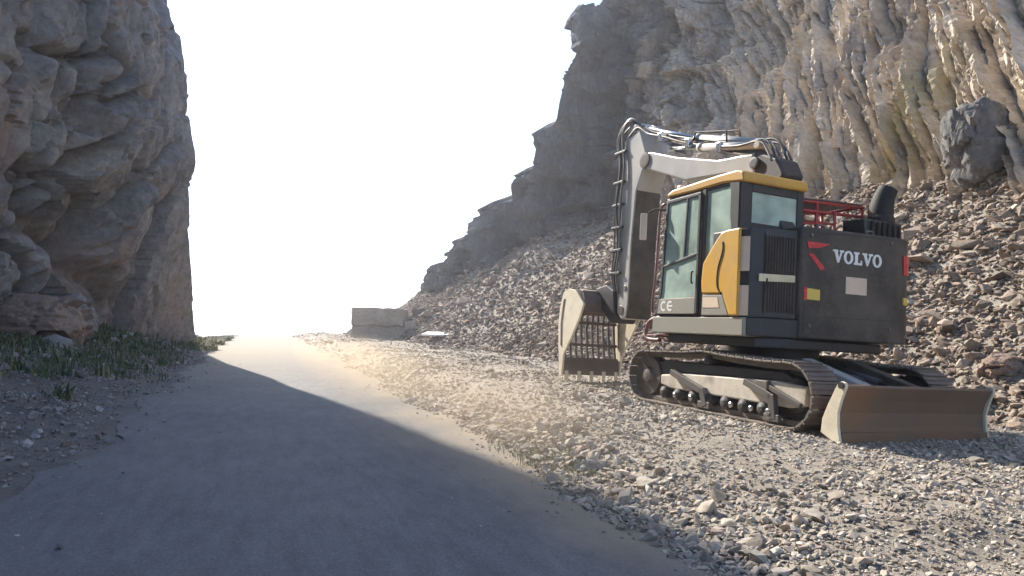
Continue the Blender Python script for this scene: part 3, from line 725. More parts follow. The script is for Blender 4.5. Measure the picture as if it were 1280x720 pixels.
# platform
m = MB(); m.prism([(1.17, 1.24), (-.745, 1.24), (-.745, -1.22), (1.17, -1.24)], 2, 1.06, 1.30, .015)
pf = up_part(m, 'platform', OLIVE)
m = MB(); m.prism([(-.748, 1.20), (-.86, 1.04), (-.95, .64), (-1.02, .56), (-1.06, -.9), (-.748, -1.1)], 2, 1.07, 1.30, .015); up_part(m, 'platform_tail', DGREY)
m = MB(); m.prism([(1.05, 1.05), (-.75, 1.05), (-.95, .7), (-1.0, -.9), (-.8, -1.05), (1.05, -1.05)], 2, .93, 1.058, .02); up_part(m, 'belly_plate', DGREY)
# radiator / rear corner housing (dark, with grilles)
m = MB(); m.prism([(-.10, 1.225), (-.66, 1.235), (-.765, 1.185), (-.86, 1.03), (-.96, .62), (-.96, .55), (-.10, .55)], 2, 1.302, 2.43, .02)
hs = up_part(m, 'rear_housing', DGREY)
m = MB(); m.prism([(-.66, 1.243), (-.70, 1.238), (-.772, 1.192), (-.75, 1.17), (-.66, 1.22)], 2, 1.88, 2.32, .006); m.prism([(-.66, 1.243), (-.70, 1.238), (-.772, 1.192), (-.75, 1.17), (-.66, 1.22)], 2, 1.32, 1.70, .006)
up_part(m, 'lit_chamfer', PALE, hs)  # pale strips paint the sunlit look of the corner chamfer; not lamps
# rear-facing grilles on the slanted corner face
def on_rear(s, z, off=0.):
    A, B = Vector((-.86, 1.03, 0)), Vector((-.96, .62, 0)); d = B-A; p = A+d*s; nrm = Vector((d.y, -d.x, 0)).normalized()
    if nrm.x > 0: nrm = -nrm
    p = p+nrm*off; return (p.x, p.y, z)
for z0, z1 in ((1.86, 2.33), (1.38, 1.76)):
    m = MB(); m.b.transform(Matrix.Identity(4))
    for i in range(11):
        s = .04+.90*i/10
        m.bar(on_rear(s, z0, .012), on_rear(s, z1, .012), .016, .02, .003, up=(-.97, -.22, 0))
    up_part(m, 'grille', GREY, hs)
m = MB(); m.poly([on_rear(-.18, 1.755, .02), on_rear(.97, 1.77, .02), on_rear(.97, 1.855, .02), on_rear(-.18, 1.85, .02), on_rear(-.18, 1.755, .0), on_rear(.97, 1.77, .0), on_rear(.97, 1.855, .0), on_rear(-.18, 1.85, .0)], [(0, 1, 2, 3), (4, 5, 6, 7), (0, 1, 5, 4), (1, 2, 6, 5), (2, 3, 7, 6), (3, 0, 4, 7)]); up_part(m, 'trim_strip', paint('cream_trim', (.72, .62, .40), .5, amount=.3), hs)
m = MB(); m.bar(on_rear(.06, 1.80, .014), on_rear(.06, 1.72, .014), .02, .03, .004, up=(-.97, -.22, 0)); up_part(m, 'latch', RUBBER, hs)
m = MB()
m.bar(on_rear(-.02, 1.34, .004), on_rear(-.02, 2.38, .004), .006, .008, 0, up=(-.97, -.22, 0)); up_part(m, 'panel_seam', RUBBER, hs)
# counterweight: flat rear face between A and B, rounded corners
CA, CB = Vector((-1.03, .60, 0)), Vector((-1.17, -1.0, 0))
CDIR = (CB-CA).normalized(); CN = Vector((CDIR.y, -CDIR.x, 0)); CN = CN if CN.x < 0 else -CN
cwpoly = [(-.55, .585), (-.99, .60), (-1.03, .57), (-1.085, 0), (-1.165, -.95), (-1.15, -1.14), (-1.09, -1.26), (-.95, -1.33), (-.3, -1.36), (-.3, .585)]
m = MB(); m.prism(cwpoly, 2, 1.075, 2.49, .03); cw = up_part(m, 'counterweight', GREY)
def cwp(s, z, off):   # s metres along the rear face from its left edge
    A, B = Vector((-1.034, .57, 0)), Vector((-1.165, -.95, 0)); d = (B-A).normalized(); nrm = Vector((d.y, -d.x, 0)); nrm = nrm if nrm.x < 0 else -nrm
    p = A+d*s+nrm*off; return (p.x, p.y, z)
def plate(pts, name, mat, parent, off=.006, th=.008):
    n = len(pts); vsr = [cwp(s, z, off) for s, z in pts]+[cwp(s, z, off-th) for s, z in pts]
    m = MB(); m.poly(vsr, [tuple(range(n)), tuple(range(2*n-1, n-1, -1))]+[(i, (i+1) % n, n+(i+1) % n, n+i) for i in range(n)])
    return up_part(m, name, mat, parent)
def from_px(pxs):
    """photo pixel measurements -> place on the rear face (only used to read off sizes once)"""
    return pxs
# a raised rim line round the tail and the panel gap on its left
plate([(.01, 2.44), (1.36, 2.47), (1.36, 2.445), (.01, 2.415)], 'panel_seam', DGREY, cw)
plate([(.05, 2.30), (.42, 2.295), (.25, 2.23), (.07, 2.215)], 'reflector', GLOWRED, cw)
plate([(.07, 2.15), (.15, 2.15), (.345, 1.97), (.27, 1.95)], 'reflector', GLOWRED, cw)
plate([(.02, 1.72), (.07, 1.72), (.07, 1.56), (.02, 1.56)], 'reflector', GLOWRED, cw)
plate([(.07, 1.71), (.27, 1.70), (.27, 1.565), (.07, 1.57)], 'warning_label', YSTICK, cw)
plate([(.68, 1.90), (1.02, 1.90), (1.02, 1.68), (.68, 1.68)], 'number_plate', PALE, cw)
m = MB(); m.prism([(-1.176, -1.07), (-1.16, -1.15), (-1.10, -1.268), (-1.085, -1.25), (-1.13, -1.14), (-1.15, -1.07)], 2, 2.0, 2.26, .004); up_part(m, 'reflector', GLOWRED, cw)
m = MB(); m.prism([(-1.176, -1.08), (-1.16, -1.15), (-1.125, -1.222), (-1.11, -1.21), (-1.13, -1.14), (-1.15, -1.08)], 2, 1.60, 1.70, .004); up_part(m, 'side_marker', YSTICK, cw)
plate([(.03, 1.50), (.034, 1.50), (.034, 1.14), (.03, 1.14)], 'panel_seam', DGREY, cw, .003)
plate([(.02, 1.36), (1.50, 1.38), (1.50, 1.372), (.02, 1.352)], 'panel_seam', DGREY, cw, .003)
for s__, z__ in ((.12, 1.24), (1.42, 1.26), (.12, 2.38), (1.42, 2.40)):
    p_ = cwp(s__, z__, 0); m = MB(); m.lathe([(.028, .01), (.028, -.008), (.018, -.016)], p_, axis=0, n=6); up_part(m, 'bolt', STEEL, cw)
for s__ in (.35, 1.15):
    m = MB(); a_, b__ = cwp(s__-.05, 2.485, -.10), cwp(s__+.05, 2.485, -.10); m.tube([a_, (a_[0], a_[1], 2.54), (b__[0], b__[1], 2.54), b__], .014, 8); up_part(m, 'lifting_eye', STEEL, cw)
# lettering V O L V O in bold slab-serif capitals
LH, LW, GAP = .165, .150, .012
def glyph(ch):
    w_, h = LW, LH; o = []
    if ch == 'V':
        o.append([(.004, h), (.052, h), (.085, .05), (.073, 0), (.060, 0)]); o.append([(.060, 0), (.085, 0), (.146, h), (.118, h), (.078, .045)])
        o.append([(-.012, h), (.066, h), (.066, h-.026), (-.012, h-.026)]); o.append([(.096, h), (.162, h), (.162, h-.026), (.096, h-.026)])
    if ch == 'L':
        o.append([(.018, h), (.064, h), (.064, 0), (.018, 0)]); o.append([(0, h), (.086, h), (.086, h-.026), (0, h-.026)]); o.append([(0, .028), (.134, .028), (.134, 0), (0, 0)]); o.append([(.112, .062), (.134, .062), (.134, .028), (.112, .028)])
    return o
def lettering(s0, z0, drop):
    m = MB(); s = s0
    for ch in 'VOLVO':
        if ch == 'O':
            n = 24; outer = [(s+.076+.076*math.cos(2*math.pi*k/n), .0825+.0865*math.sin(2*math.pi*k/n)) for k in range(n)]; inner = [(s+.076+.036*math.cos(2*math.pi*k/n), .0825+.060*math.sin(2*math.pi*k/n)) for k in range(n)]
            f = lambda p, o_: cwp(p[0], z0+p[1]+drop*(p[0]-s0), o_)
            vsr = [f(p, .009) for p in outer]+[f(p, .009) for p in inner]+[f(p, 0) for p in outer]+[f(p, 0) for p in inner]
            fs = []
            for k in range(n):
                j = (k+1) % n; fs += [(k, j, n+j, n+k), (k, j, 2*n+j, 2*n+k), (n+k, n+j, 3*n+j, 3*n+k)]
            m.poly(vsr, fs); s += .152+GAP
        else:
            for gi, pg in enumerate(glyph(ch)):
                k = len(pg); o_ = .009+.0006*gi; f = lambda p, q: cwp(s+p[0], z0+p[1]+drop*(s+p[0]-s0), q)
                m.poly([f(p, o_) for p in pg]+[f(p, 0) for p in pg], [tuple(range(k))]+[(i, (i+1) % k, k+(i+1) % k, k+i) for i in range(k)])
            s += (.150 if ch == 'V' else .136)+GAP
    return up_part(m, 'lettering', WHITE, cw)
lettering(.47, 2.07, -.012)

# engine hood behind and right of the cab
m = MB(); m.prism([(-.95, 2.46), (.15, 2.40), (.15, 1.302), (-.95, 1.302)], 1, -1.20, .10, .03); up_part(m, 'engine_hood', GREY)
m = MB(); m.prism([(1.10, 1.75), (.17, 2.15), (.17, 1.302), (1.10, 1.302)], 1, -1.22, -.48, .03); up_part(m, 'tool_box', GREY)
m = MB()
m.prism([(-.60, 2.44), (-.60, 2.74), (-.95, 2.74), (-.98, 2.44)], 1, -1.30, -.58, .02)
ah = up_part(m, 'exhaust_housing', DGREY)
m = MB()
for i in range(6): m.box(-.995, -.975, -1.24+i*.105, -1.20+i*.105, 2.48, 2.71, .004)
up_part(m, 'louvre', RUBBER, ah)
m = MB(); m.tube([(-.78, -1.10, 2.72), (-.78, -1.11, 2.92), (-.79, -1.15, 3.10), (-.82, -1.20, 3.24)], [.17, .16, .14, .125], 18); m.lathe([(.185, 0), (.18, .08), (.16, .12)], (-.78, -1.10, 2.73), axis=2, n=22)
up_part(m, 'exhaust_stack', RUBBER)
# red guard rails on the hood, roofed with a steel mesh
GX = -.55; ya, yb = .42, -1.02
m = MB(); r_ = .024
for xx in (GX, .15):
    for yy in (ya, -.15, yb): m.tube([(xx, yy, 2.41), (xx, yy, 2.93-.04*(yy-ya))], r_, 10, False)
    m.tube([(xx, ya+.03, 2.93), (xx, yb-.03, 2.985)], r_, 10, False); m.tube([(xx, ya+.03, 2.80), (xx, yb-.03, 2.855)], r_, 10, False)
for yy in (ya, yb): m.tube([(GX, yy, 2.93-.045*(yy-ya)), (.15, yy, 2.93-.045*(yy-ya))], r_, 10, False)
up_part(m, 'guard_rail', RED)
m = MB(); m.tube([(GX-.04, .30, 2.475), (GX-.04, -.38, 2.54), (GX-.04, -.44, 2.56), (GX-.04, -.45, 2.62), (GX-.04, -.45, 2.86)], .02, 10, False); m.tube([(GX-.04, .22, 2.44), (GX-.04, .22, 2.62), (GX-.04, -.44, 2.68)], .016, 8, False); up_part(m, 'hood_rail', RED)
m = MB()
for i in range(18): m.bar((GX-.02+.04*i, ya, 2.965), (GX-.02+.04*i, yb, 3.02), .02, .012, .002)
for i in range(29): m.bar((GX-.03, ya-.05*i, 2.968+.00225*i), (.18, ya-.05*i, 2.968+.00225*i), .014, .012, .002)
up_part(m, 'mesh_guard', STEEL)
m = MB(); m.prism([(-.66, 2.42), (-.66, 2.52), (-.46, 2.84), (-.40, 2.82), (-.44, 2.42)], 1, .30, .56, .02); up_part(m, 'filter_cover', DGREY)
m = MB(); m.box(-.42, -.02, -.36, .05, 2.41, 2.62, .03); m.lathe([(.09, 0), (.10, .02), (.10, .22), (.06, .26)], (-.2, -.16, 2.61), axis=2, n=20); up_part(m, 'air_cleaner', STEEL)

# --- cab
CZ = 3.14; YL, YR = 1.24, .15
cab = bpy.data.objects.new('cab', None)
m = MB()
# pillars (front, door, rear), sills, rear wall around its window
m.bar((.90, 1.215, 3.04), (.985, 1.215, 1.66), .05, .075, .012, up=(1, 0, 0)); m.bar((.985, 1.215, 1.70), (1.08, 1.215, 1.32), .05, .08, .012, up=(1, 0, 0))
m.bar((.90, .175, 3.04), (.985, .175, 1.66), .05, .075, .012, up=(1, 0, 0)); m.bar((.985, .175, 1.70), (1.08, .175, 1.32), .05, .08, .012, up=(1, 0, 0))
m.box(.055, .135, 1.175, 1.237, 1.31, 3.08, .012)
m.prism([(-.40, 3.10), (-.60, 3.10), (-.60, 2.38), (-.47, 2.38), (-.43, 2.62), (-.425, 2.95)], 1, 1.16, 1.238, .012)
m.prism([(-.40, 3.10), (-.60, 3.10), (-.60, 1.31), (-.45, 1.31)], 1, .152, .20, .012)
m.box(-.60, .90, 1.165, 1.225, 3.02, 3.09, .012); m.box(-.60, .90, .16, .21, 3.02, 3.09, .012)
m.box(.86, .93, .18, 1.21, 3.0, 3.08, .012); m.box(1.0, 1.09, .18, 1.21, 1.31, 1.48, .012)
m.box(-.62, -.55, .155, .27, 2.38, 3.08, .01); m.box(-.62, -.55, 1.04, 1.232, 2.38, 3.08, .01); m.box(-.62, -.55, .27, 1.04, 2.93, 3.08, .01); m.box(-.62, -.55, .27, 1.04, 2.38, 2.53, .01)
m.box(-.58, 1.02, .16, 1.20, 1.302, 1.36, .01)
cab = up_part(m, 'cab', DGREY)
# roof: thick moulded cap
m = MB(); m.prism([(.93, 3.06), (.92, 3.12), (.80, 3.16), (-.20, 3.20), (-.56, 3.20), (-.66, 3.165), (-.685, 3.08), (-.67, 3.03), (-.3, 3.07), (.3, 3.055)], 1, .14, 1.25, .03); rf = up_part(m, 'roof', Y_ROOF, cab)
# door
m = MB()
dz = [(.935, 3.02), (1.06, 1.50), (1.085, 1.335), (.145, 1.335), (.145, 3.03)]
m.bar((.145, 1.243, 3.0), (.905, 1.243, 2.985), .03, .05, .008); m.bar((.165, 1.243, 3.02), (.165, 1.243, 1.34), .03, .05, .008, up=(1, 0, 0))
m.bar((.895, 1.243, 3.0), (.98, 1.243, 1.66), .03, .045, .008, up=(1, 0, 0)); m.bar((.98, 1.243, 1.67), (1.05, 1.243, 1.34), .03, .045, .008, up=(1, 0, 0))
m.bar((.935, 1.243, 2.03), (.165, 1.243, 2.17), .032, .035, .006)
m.bar((.43, 1.243, 2.99), (.47, 1.243, 2.13), .03, .035, .006, up=(1, 0, 0))
door = up_part(m, 'door', DGREY)
m = MB(); m.prism([(1.04, 1.335), (1.005, 1.555), (.185, 1.565), (.185, 1.335)], 1, 1.222, 1.258, .008); dp = up_part(m, 'lower_panel', OLIVE, door)
m = MB(); m.prism([(.88, 2.98), (.93, 2.05), (.18, 2.185), (.18, 2.98)], 1, 1.232, 1.240, 0); up_part(m, 'window', GLASS, door)
m = MB(); m.prism([(.935, 2.02), (.975, 1.67), (1.0, 1.56), (.185, 1.57), (.185, 2.15)], 1, 1.232, 1.240, 0); up_part(m, 'lower_window', GLASS, door)
m = MB(); m.tube([(.24, 1.262, 1.92), (.24, 1.285, 1.90), (.24, 1.285, 1.78), (.24, 1.262, 1.76)], .012, 8); up_part(m, 'handle', RUBBER, door)
# the two white letters on the lower door panel
m = MB()
def flat_arc(cx, cz, rad, a0, a1, wdt, y):
    n = 14; o = []
    for k in range(n+1):
        a = R(a0+(a1-a0)*k/n); o.append(((cx-(rad+wdt/2)*math.cos(a)), y, cz+(rad+wdt/2)*math.sin(a)*1.05))
    for k in range(n, -1, -1):
        a = R(a0+(a1-a0)*k/n); o.append(((cx-(rad-wdt/2)*math.cos(a)), y, cz+(rad-wdt/2)*math.sin(a)*1.05))
    v = [m.b.verts.new(p) for p in o]
    for k in range(n): m.b.faces.new([v[k], v[k+1], v[2*n-k], v[2*n+1-k]])
flat_arc(.885, 1.45, .058, 50, 310, .03, 1.2595); flat_arc(.735, 1.45, .058, 50, 310, .03, 1.2595)
m.box(.675, .79, 1.2585, 1.2597, 1.437, 1.463, 0)
up_part(m, 'lettering', WHITE, door)
# rear side window and other panes
m = MB(); m.prism([(.05, 3.05), (-.40, 3.06), (-.42, 2.60), (-.46, 2.36), (-.30, 2.36), (.05, 2.0)], 1, 1.205, 1.212, 0); up_part(m, 'side_window', GLASS, cab)
m = MB(); m.box(-.60, -.592, .265, 1.045, 2.525, 2.935, 0); up_part(m, 'rear_window', GLASS, cab)
m = MB(); m.prism([(.90, 3.02), (.985, 1.67), (1.06, 1.36), (-.45, 1.36), (-.45, 3.02)], 1, .170, .177, 0); up_part(m, 'right_window', GLASS, cab)
m = MB(); m.poly([(.905, .2, 3.01), (.905, 1.19, 3.01), (.99, 1.19, 1.66), (.99, .2, 1.66), (1.06, .2, 1.48), (1.06, 1.19, 1.48)], [(0, 1, 2, 3), (3, 2, 5, 4)]); up_part(m, 'windscreen', GLASS, cab)
# seat inside
m = MB(); m.box(-.05, .40, .45, .95, 1.62, 1.78, .06); m.box(-.22, -.06, .45, .95, 1.72, 2.45, .06); m.box(-.20, -.10, .55, .85, 2.48, 2.72, .04); m.box(-.1, .35, .5, .9, 1.37, 1.62, .03)
up_part(m, 'seat', RUBBER, cab)
m = MB(); m.box(.72, .95, .30, .45, 1.36, 2.15, .03); up_part(m, 'console', RUBBER, cab)
for yy in (.40, 1.0):
    m = MB(); m.bar((.45, yy, 1.4), (.55, yy, 2.0), .10, .15, .03); up_part(m, 'joystick', RUBBER, cab)
# yellow side panel behind the door
m = MB(); m.prism([(-.30, 2.40), (-.40, 2.43), (-.655, 2.435), (-.66, 1.315), (-.50, 1.315), (-.36, 1.60), (.045, 1.61), (.065, 1.78), (.04, 2.02), (-.18, 2.28)], 1, 1.20, 1.262, .02)
sp = up_part(m, 'side_panel', Y_YEL)
m = MB(); m.tube([(-.345, 1.262, 2.28), (-.35, 1.262, 2.16), (-.27, 1.262, 1.92), (-.27, 1.262, 1.70), (-.35, 1.262, 1.60)], .011, 8); up_part(m, 'panel_seam', RUBBER, sp)
m = MB(); m.prism([(.045, 1.315), (.045, 1.60), (-.36, 1.59), (-.485, 1.315)], 1, 1.205, 1.250, .012); lp = up_part(m, 'battery_cover', OLIVE)
m = MB(); m.prism([(.02, 1.42), (.02, 1.56), (-.27, 1.555), (-.31, 1.42)], 1, 1.248, 1.254, 0); up_part(m, 'decal_plate', PALE, lp)
# mirror, added red front rail
m = MB(); m.tube([(.95, 1.24, 2.88), (1.12, 1.32, 2.90), (1.22, 1.36, 2.86)], .014, 8); mr = up_part(m, 'mirror', RUBBER)
m = MB(); m.prism([(1.34, 1.42), (1.32, 1.44), (1.26, 1.36), (1.28, 1.34)], 2, 2.45, 2.86, .012); up_part(m, 'mirror_head', PALE, mr)
m = MB(); m.tube([(1.0, 1.22, 2.98), (1.10, 1.23, 2.86), (1.14, 1.23, 2.0), (1.20, 1.23, 1.42), (1.12, 1.22, 1.32)], .022, 10); up_part(m, 'red_reflection_rail', MAROON)  # added rail; its dark red stands in for the pillar's reddish reflection
m = MB()
for yy in (1.1, .72): m.tube([(1.15, yy, 1.30), (1.45, yy, 1.22), (1.50, yy, .98), (1.15, yy, .95)], .03, 10)
m.box(1.22, 1.50, .70, 1.12, 1.0, 1.03, .008); up_part(m, 'step', MAROON)
for yy in (1.05, .22):
    m = MB(); m.box(.72, .82, yy, yy+.12, 3.15, 3.235, .02); up_part(m, 'work_lamp', PALE, cab)

# --- boom: lower section rises behind the cab, upper section reaches forward over it
BL, BR = .08, -.36; BM = (BL+BR)/2
m = MB(); m.prism([(.62, 1.55), (.95, 1.55), (.70, 2.9), (.52, 3.52), (.46, 3.86), (-.02, 3.64), (-.14, 3.40), (.10, 3.05), (.38, 2.4)], 1, BR+.02, BL-.02, .03); up_part(m, 'lower_boom', DGREY)
m = MB(); m.prism([(.42, 3.50), (1.08, 3.62), (2.05, 3.69), (2.90, 4.00), (3.26, 4.13), (3.42, 4.28), (3.36, 4.44), (3.12, 4.42), (2.30, 4.15), (1.25, 3.88), (.46, 3.82)], 1, BR, BL, .025); bm = up_part(m, 'boom', BOOMG)
m = MB(); m.lathe([(.06, -.245), (.09, -.24), (.09, .24), (.06, .245)], (.42, BM, 3.66), n=24); up_part(m, 'pivot_pin', DGREY, bm)
m = MB(); m.lathe([(.10, -.25), (.15, -.245), (.15, .245), (.10, .25)], (3.28, BM, 4.29), n=24); up_part(m, 'pivot_pin', GREY, bm)
# boom rams beside the boom and the arm ram on top
def ram(p0, pm, p1, r, name, y):
    m = MB(); m.tube([(p0[0], y, p0[1]), (pm[0], y, pm[1])], r, 16, False)
    d = Vector((pm[0]-p0[0], 0, pm[1]-p0[1])).normalized()
    m.tube([Vector((pm[0], y, pm[1]))-d*.10, Vector((pm[0], y, pm[1]))], r*1.22, 16, False); m.lathe([(r*.9, -.07), (r*.9, .07)], (p0[0], y, p0[1]), n=16)
    o = up_part(m, name, BOOMG)
    m = MB(); m.tube([(pm[0], y, pm[1]), (p1[0], y, p1[1])], r*.55, 12, False); m.lathe([(r*.9, -.06), (r*.9, .06)], (p1[0], y, p1[1]), n=16); up_part(m, 'piston_rod', CHROME, o); return o
ram((.55, 4.02), (2.05, 4.44), (3.62, 5.03), .085, 'arm_cylinder', BM)
ram((.35, 3.92), (1.75, 4.20), (2.55, 4.36), .06, 'boom_cylinder', BL-.03)
for yy in (BL+.06, BR-.06): ram((1.05, 1.50), (.92, 2.7), (.62, 3.45), .065, 'lift_cylinder', yy)
m = MB(); m.prism([(.30, 3.80), (.75, 4.08), (1.35, 4.36), (1.50, 4.34), (1.15, 4.02), (.60, 3.86)], 1, BM-.02, BM+.02, .006); up_part(m, 'ram_bracket', STEEL, bm); m = MB(); m.prism([(2.45, 4.28), (2.62, 4.50), (2.74, 4.50), (2.80, 4.40)], 1, BM-.1, BM+.1, .01); up_part(m, 'ram_bracket', STEEL, bm)
# hoses lying along the boom
for i, (o1, o2) in enumerate(((.02, .0), (-.08, .05), (-.2, .02), (-.3, .08), (-.40, .03))):
    y = BL+o1; j = lambda a: random.uniform(-a, a)
    m = MB(); m.tube([(.05, y, 3.62), (.30, y+j(.03), 3.95+o2), (.75, y+j(.04), 4.03+o2+j(.05)), (1.4, y+j(.04), 4.14+o2+j(.05)), (2.1, y+j(.04), 4.36+o2+j(.04)), (2.7, y+j(.03), 4.60+o2), (3.2, y, 4.78+o2), (3.55, y, 4.98+o2), (3.85, y, 4.86)], .020, 8); up_part(m, 'hydraulic_hose', HOSEM if i % 2 else STEEL, bm)
m = MB(); m.tube([(1.10, BL-.05, 4.12), (1.12, BL-.05, 4.33), (1.9, BL-.06, 4.50), (1.95, BL-.06, 4.38)], .016, 8, False); m.tube([(1.0, BL-.25, 4.1), (1.05, BL-.25, 4.36), (1.9, BL-.26, 4.52)], .016, 8, False); up_part(m, 'hose_guard', RUBBER, bm)
for x_, z_ in ((1.2, 4.05), (2.0, 4.30), (2.8, 4.60)):
    m = MB(); m.box(x_-.05, x_+.05, BR+.0, BL+.05, z_-.06, z_+.10, .012); up_part(m, 'hose_clamp', CHROME, bm)
# --- arm hanging from the boom tip
m = MB(); m.prism([(3.50, 4.95), (3.64, 5.12), (3.86, 5.10), (3.98, 4.78), (4.0, 3.8), (4.03, 2.86), (4.04, 2.0), (3.98, 1.42), (3.84, 1.30), (3.68, 1.34), (3.62, 1.6), (3.60, 2.8), (3.52, 3.75), (3.34, 4.10), (3.22, 4.26), (3.26, 4.45)], 1, BR-.10, BL+.015, .025); arm = up_part(m, 'arm', BOOMG)
m = MB(); m.prism([(3.53, 3.80), (3.605, 2.8), (3.625, 1.6), (3.69, 1.34), (3.665, 1.32), (3.60, 1.57), (3.58, 2.8), (3.50, 3.74)], 1, BR-.095, BL+.01, .006); up_part(m, 'arm_shade_plate', GREY, arm)  # dark plate laid on as painted shade over the arm's inner face
ram((3.93, 4.55), (4.16, 3.1), (4.24, 2.25), .07, 'bucket_cylinder', BM)
m = MB(); m.bar((4.24, BL-.05, 2.25), (4.0, BL-.05, 1.65), .05, .11, .01, up=(1, 0, 0)); m.bar((4.24, BR+.05, 2.25), (4.0, BR+.05, 1.65), .05, .11, .01, up=(1, 0, 0)); m.bar((4.24, BM, 2.25), (4.55, BM, 1.62), .22, .12, .02, up=(1, 0, 0)); up_part(m, 'bucket_link', STEEL)
for i, (xo, yo) in enumerate(((4.16, .10), (4.05, .125), (3.95, .135), (4.22, .0), (4.25, -.16))):
    j = lambda a: random.uniform(-a, a)
    m = MB(); m.tube([(3.55+.05*i, yo-.06, 5.05), (3.85, yo, 5.22-.03*i), (xo+.08, yo, 4.9), (xo-.02+j(.04), yo, 4.3), (xo+.05+j(.05), yo+.02, 3.5), (xo+j(.05), yo, 2.8), (xo+.06, yo, 2.2), (xo-.02+j(.05), yo-.02, 1.8)], .022, 8); up_part(m, 'hydraulic_hose', HOSEM if i % 2 else STEEL, arm)
for z_ in (4.6, 4.0, 3.55, 3.1, 2.65, 2.2):
    m = MB(); m.box(3.88, 4.26, BL+.02, BL+.075, z_-.025, z_+.025, .01); m.box(4.09, 4.27, BR+.1, BL+.07, z_-.025, z_+.02, .01); up_part(m, 'hose_clamp', DGREY, arm)
for x_, z_, rr in ((3.66, 4.98, .09), (3.84, 1.48, .10), (3.74, 1.9, .06)):
    m = MB(); m.lathe([(rr*.8, -.25), (rr*.9, -.245), (rr*.9, .245), (rr*.8, .25)], (x_, BM, z_), n=20); up_part(m, 'pivot_pin', STEEL, arm)
# quick coupler and slotted bucket, mouth towards the machine
m = MB(); m.prism([(4.02, 1.38), (4.08, 1.86), (4.35, 1.98), (4.75, 1.92), (4.80, 1.66), (4.5, 1.50), (4.15, 1.22)], 1, -.42, .14, .02); up_part(m, 'coupler', DGREY)
side = [(5.12, 1.90), (4.82, 1.86), (4.47, 1.58), (4.60, 1.32), (4.95, .85), (5.20, .55), (5.25, .10), (5.35, .10), (5.42, .55), (5.50, 1.15), (5.46, 1.52), (5.33, 1.83)]
BYL, BYR = .55, -.85
m = MB(); m.tube([(4.78, BYL-.03, 1.62), (4.78, BYR+.03, 1.62)], .26, 26, False); m.prism([(4.52, 1.42), (4.48, 1.60), (4.62, 1.86), (5.10, 1.88), (5.30, 1.80), (5.1, 1.66), (4.8, 1.40)], 1, BYR+.03, BYL-.03, .02)
bk = up_part(m, 'bucket', BUCKM)
for yy in (BYL, BYR):
    m = MB(); m.prism(side, 1, yy-.022, yy+.022, .006); spl = up_part(m, 'side_plate', CREAM, bk)
    m = MB(); m.prism([(5.25, 1.70), (5.31, 1.66), (5.38, 1.2), (5.34, .72), (5.29, .70), (5.33, 1.2)], 1, yy+(.024), yy+.034, .003); up_part(m, 'wear_strip', BUCKM, bk)
back = [(5.30, 1.80), (5.44, 1.50), (5.47, 1.15), (5.39, .62), (5.33, .42)]
nb = 10
for i in range(nb):
    yy = BYL-.09-(BYL-BYR-.18)*i/(nb-1); m = MB()
    for p, q in zip(back, back[1:]): m.bar((p[0]-.02, yy, p[1]), (q[0]-.02, yy, q[1]), .05, .045, .006, up=(1, 0, 0))
    up_part(m, 'bar', STEEL, bk)
m = MB()
for zz, xx in ((1.22, 5.44), (.75, 5.38)): m.box(xx-.03, xx+.01, BYR+.03, BYL-.03, zz-.03, zz+.03, .008)
m.prism([(5.30, .48), (5.38, .46), (5.28, .12), (5.24, .12)], 1, BYR+.03, BYL-.03, .006); up_part(m, 'lip', BUCKM, bk)
for i in range(5):
    yy = BYL-.10-(BYL-BYR-.20)*i/4; m = MB(); m.prism([(5.24, .20), (5.32, .22), (5.29, -.02), (5.265, -.09), (5.235, -.02)], 1, yy-.045, yy+.045, .012); up_part(m, 'tooth', CREAM, bk)

# ------------------------------------------------------------------ hut, slab, boulders, plants
def at(px, py, z):
    r_ = ray(px, py); t = (z-CAMZ)/r_[2]; return r_[0]*t, r_[1]*t
CONC = rock_mat('weathered_concrete', [(.3, (.26, .225, .185)), (.55, (.36, .315, .26)), (.75, (.44, .39, .33))], scale=1.1, bump=.35, dist=.02, detail_scale=14)
hut = bpy.data.objects.new('concrete_hut', None); link(hut)
D = 43.; rA = ray(437, 428); hut.location = (rA[0]*D, rA[1]*D, CAMZ+rA[2]*D-.15); hut.rotation_euler = (0, 0, R(4))
tag(hut, 'low flat grey concrete hut standing beside the road at the foot of the scree', 'hut')
m = MB(); m.box(0.05, 3.85, .0, 3.2, 0, 1.25, .05); hw = m.build('wall', CONC, hut)
m = MB(); m.box(3.35, 4.10, -.12, .6, 0, 1.6, .05); m.build('buttress', CONC, hut)
m = MB(); m.box(.0, 3.30, -.16, 3.3, 1.25, 2.33, .06); m.build('roof_block', CONC, hut)
m = MB(); m.prism([(0, 0), (2.0, -.25), (2.15, 1.0), (.3, 1.25)], 2, 0, .10, .02); sl = m.build('stone_slab', paint('bleached_slab', (.80, .78, .74), .6, amount=.15), None)
D = 38.; rA = ray(526, 420); sl.location = (rA[0]*D, rA[1]*D, CAMZ+rA[2]*D); sl.rotation_euler = (R(5), R(-3), R(3))
tag(sl, 'flat bleached white slab lying on the rubble right of the concrete hut', 'slab')
def roughen(o, cuts, amp):
    b_ = bmesh.new(); b_.from_mesh(o.data); bmesh.ops.subdivide_edges(b_, edges=[e for e in b_.edges if e.calc_length() > .4], cuts=cuts, use_grid_fill=True)
    p = np.array([v.co[:] for v in b_.verts]); q = np.stack([fbm(p*1.4+k_*31., 4, 200+k_) for k_ in range(3)], 1)*amp
    for v, dv in zip(b_.verts, q): v.co += Vector(dv)
    b_.to_mesh(o.data); b_.free()
for o in list(hut.children):
    if o.name.split('.')[0] in ('wall', 'roof_block', 'buttress'): roughen(o, 9, .13)
roughen(sl, 5, .07)
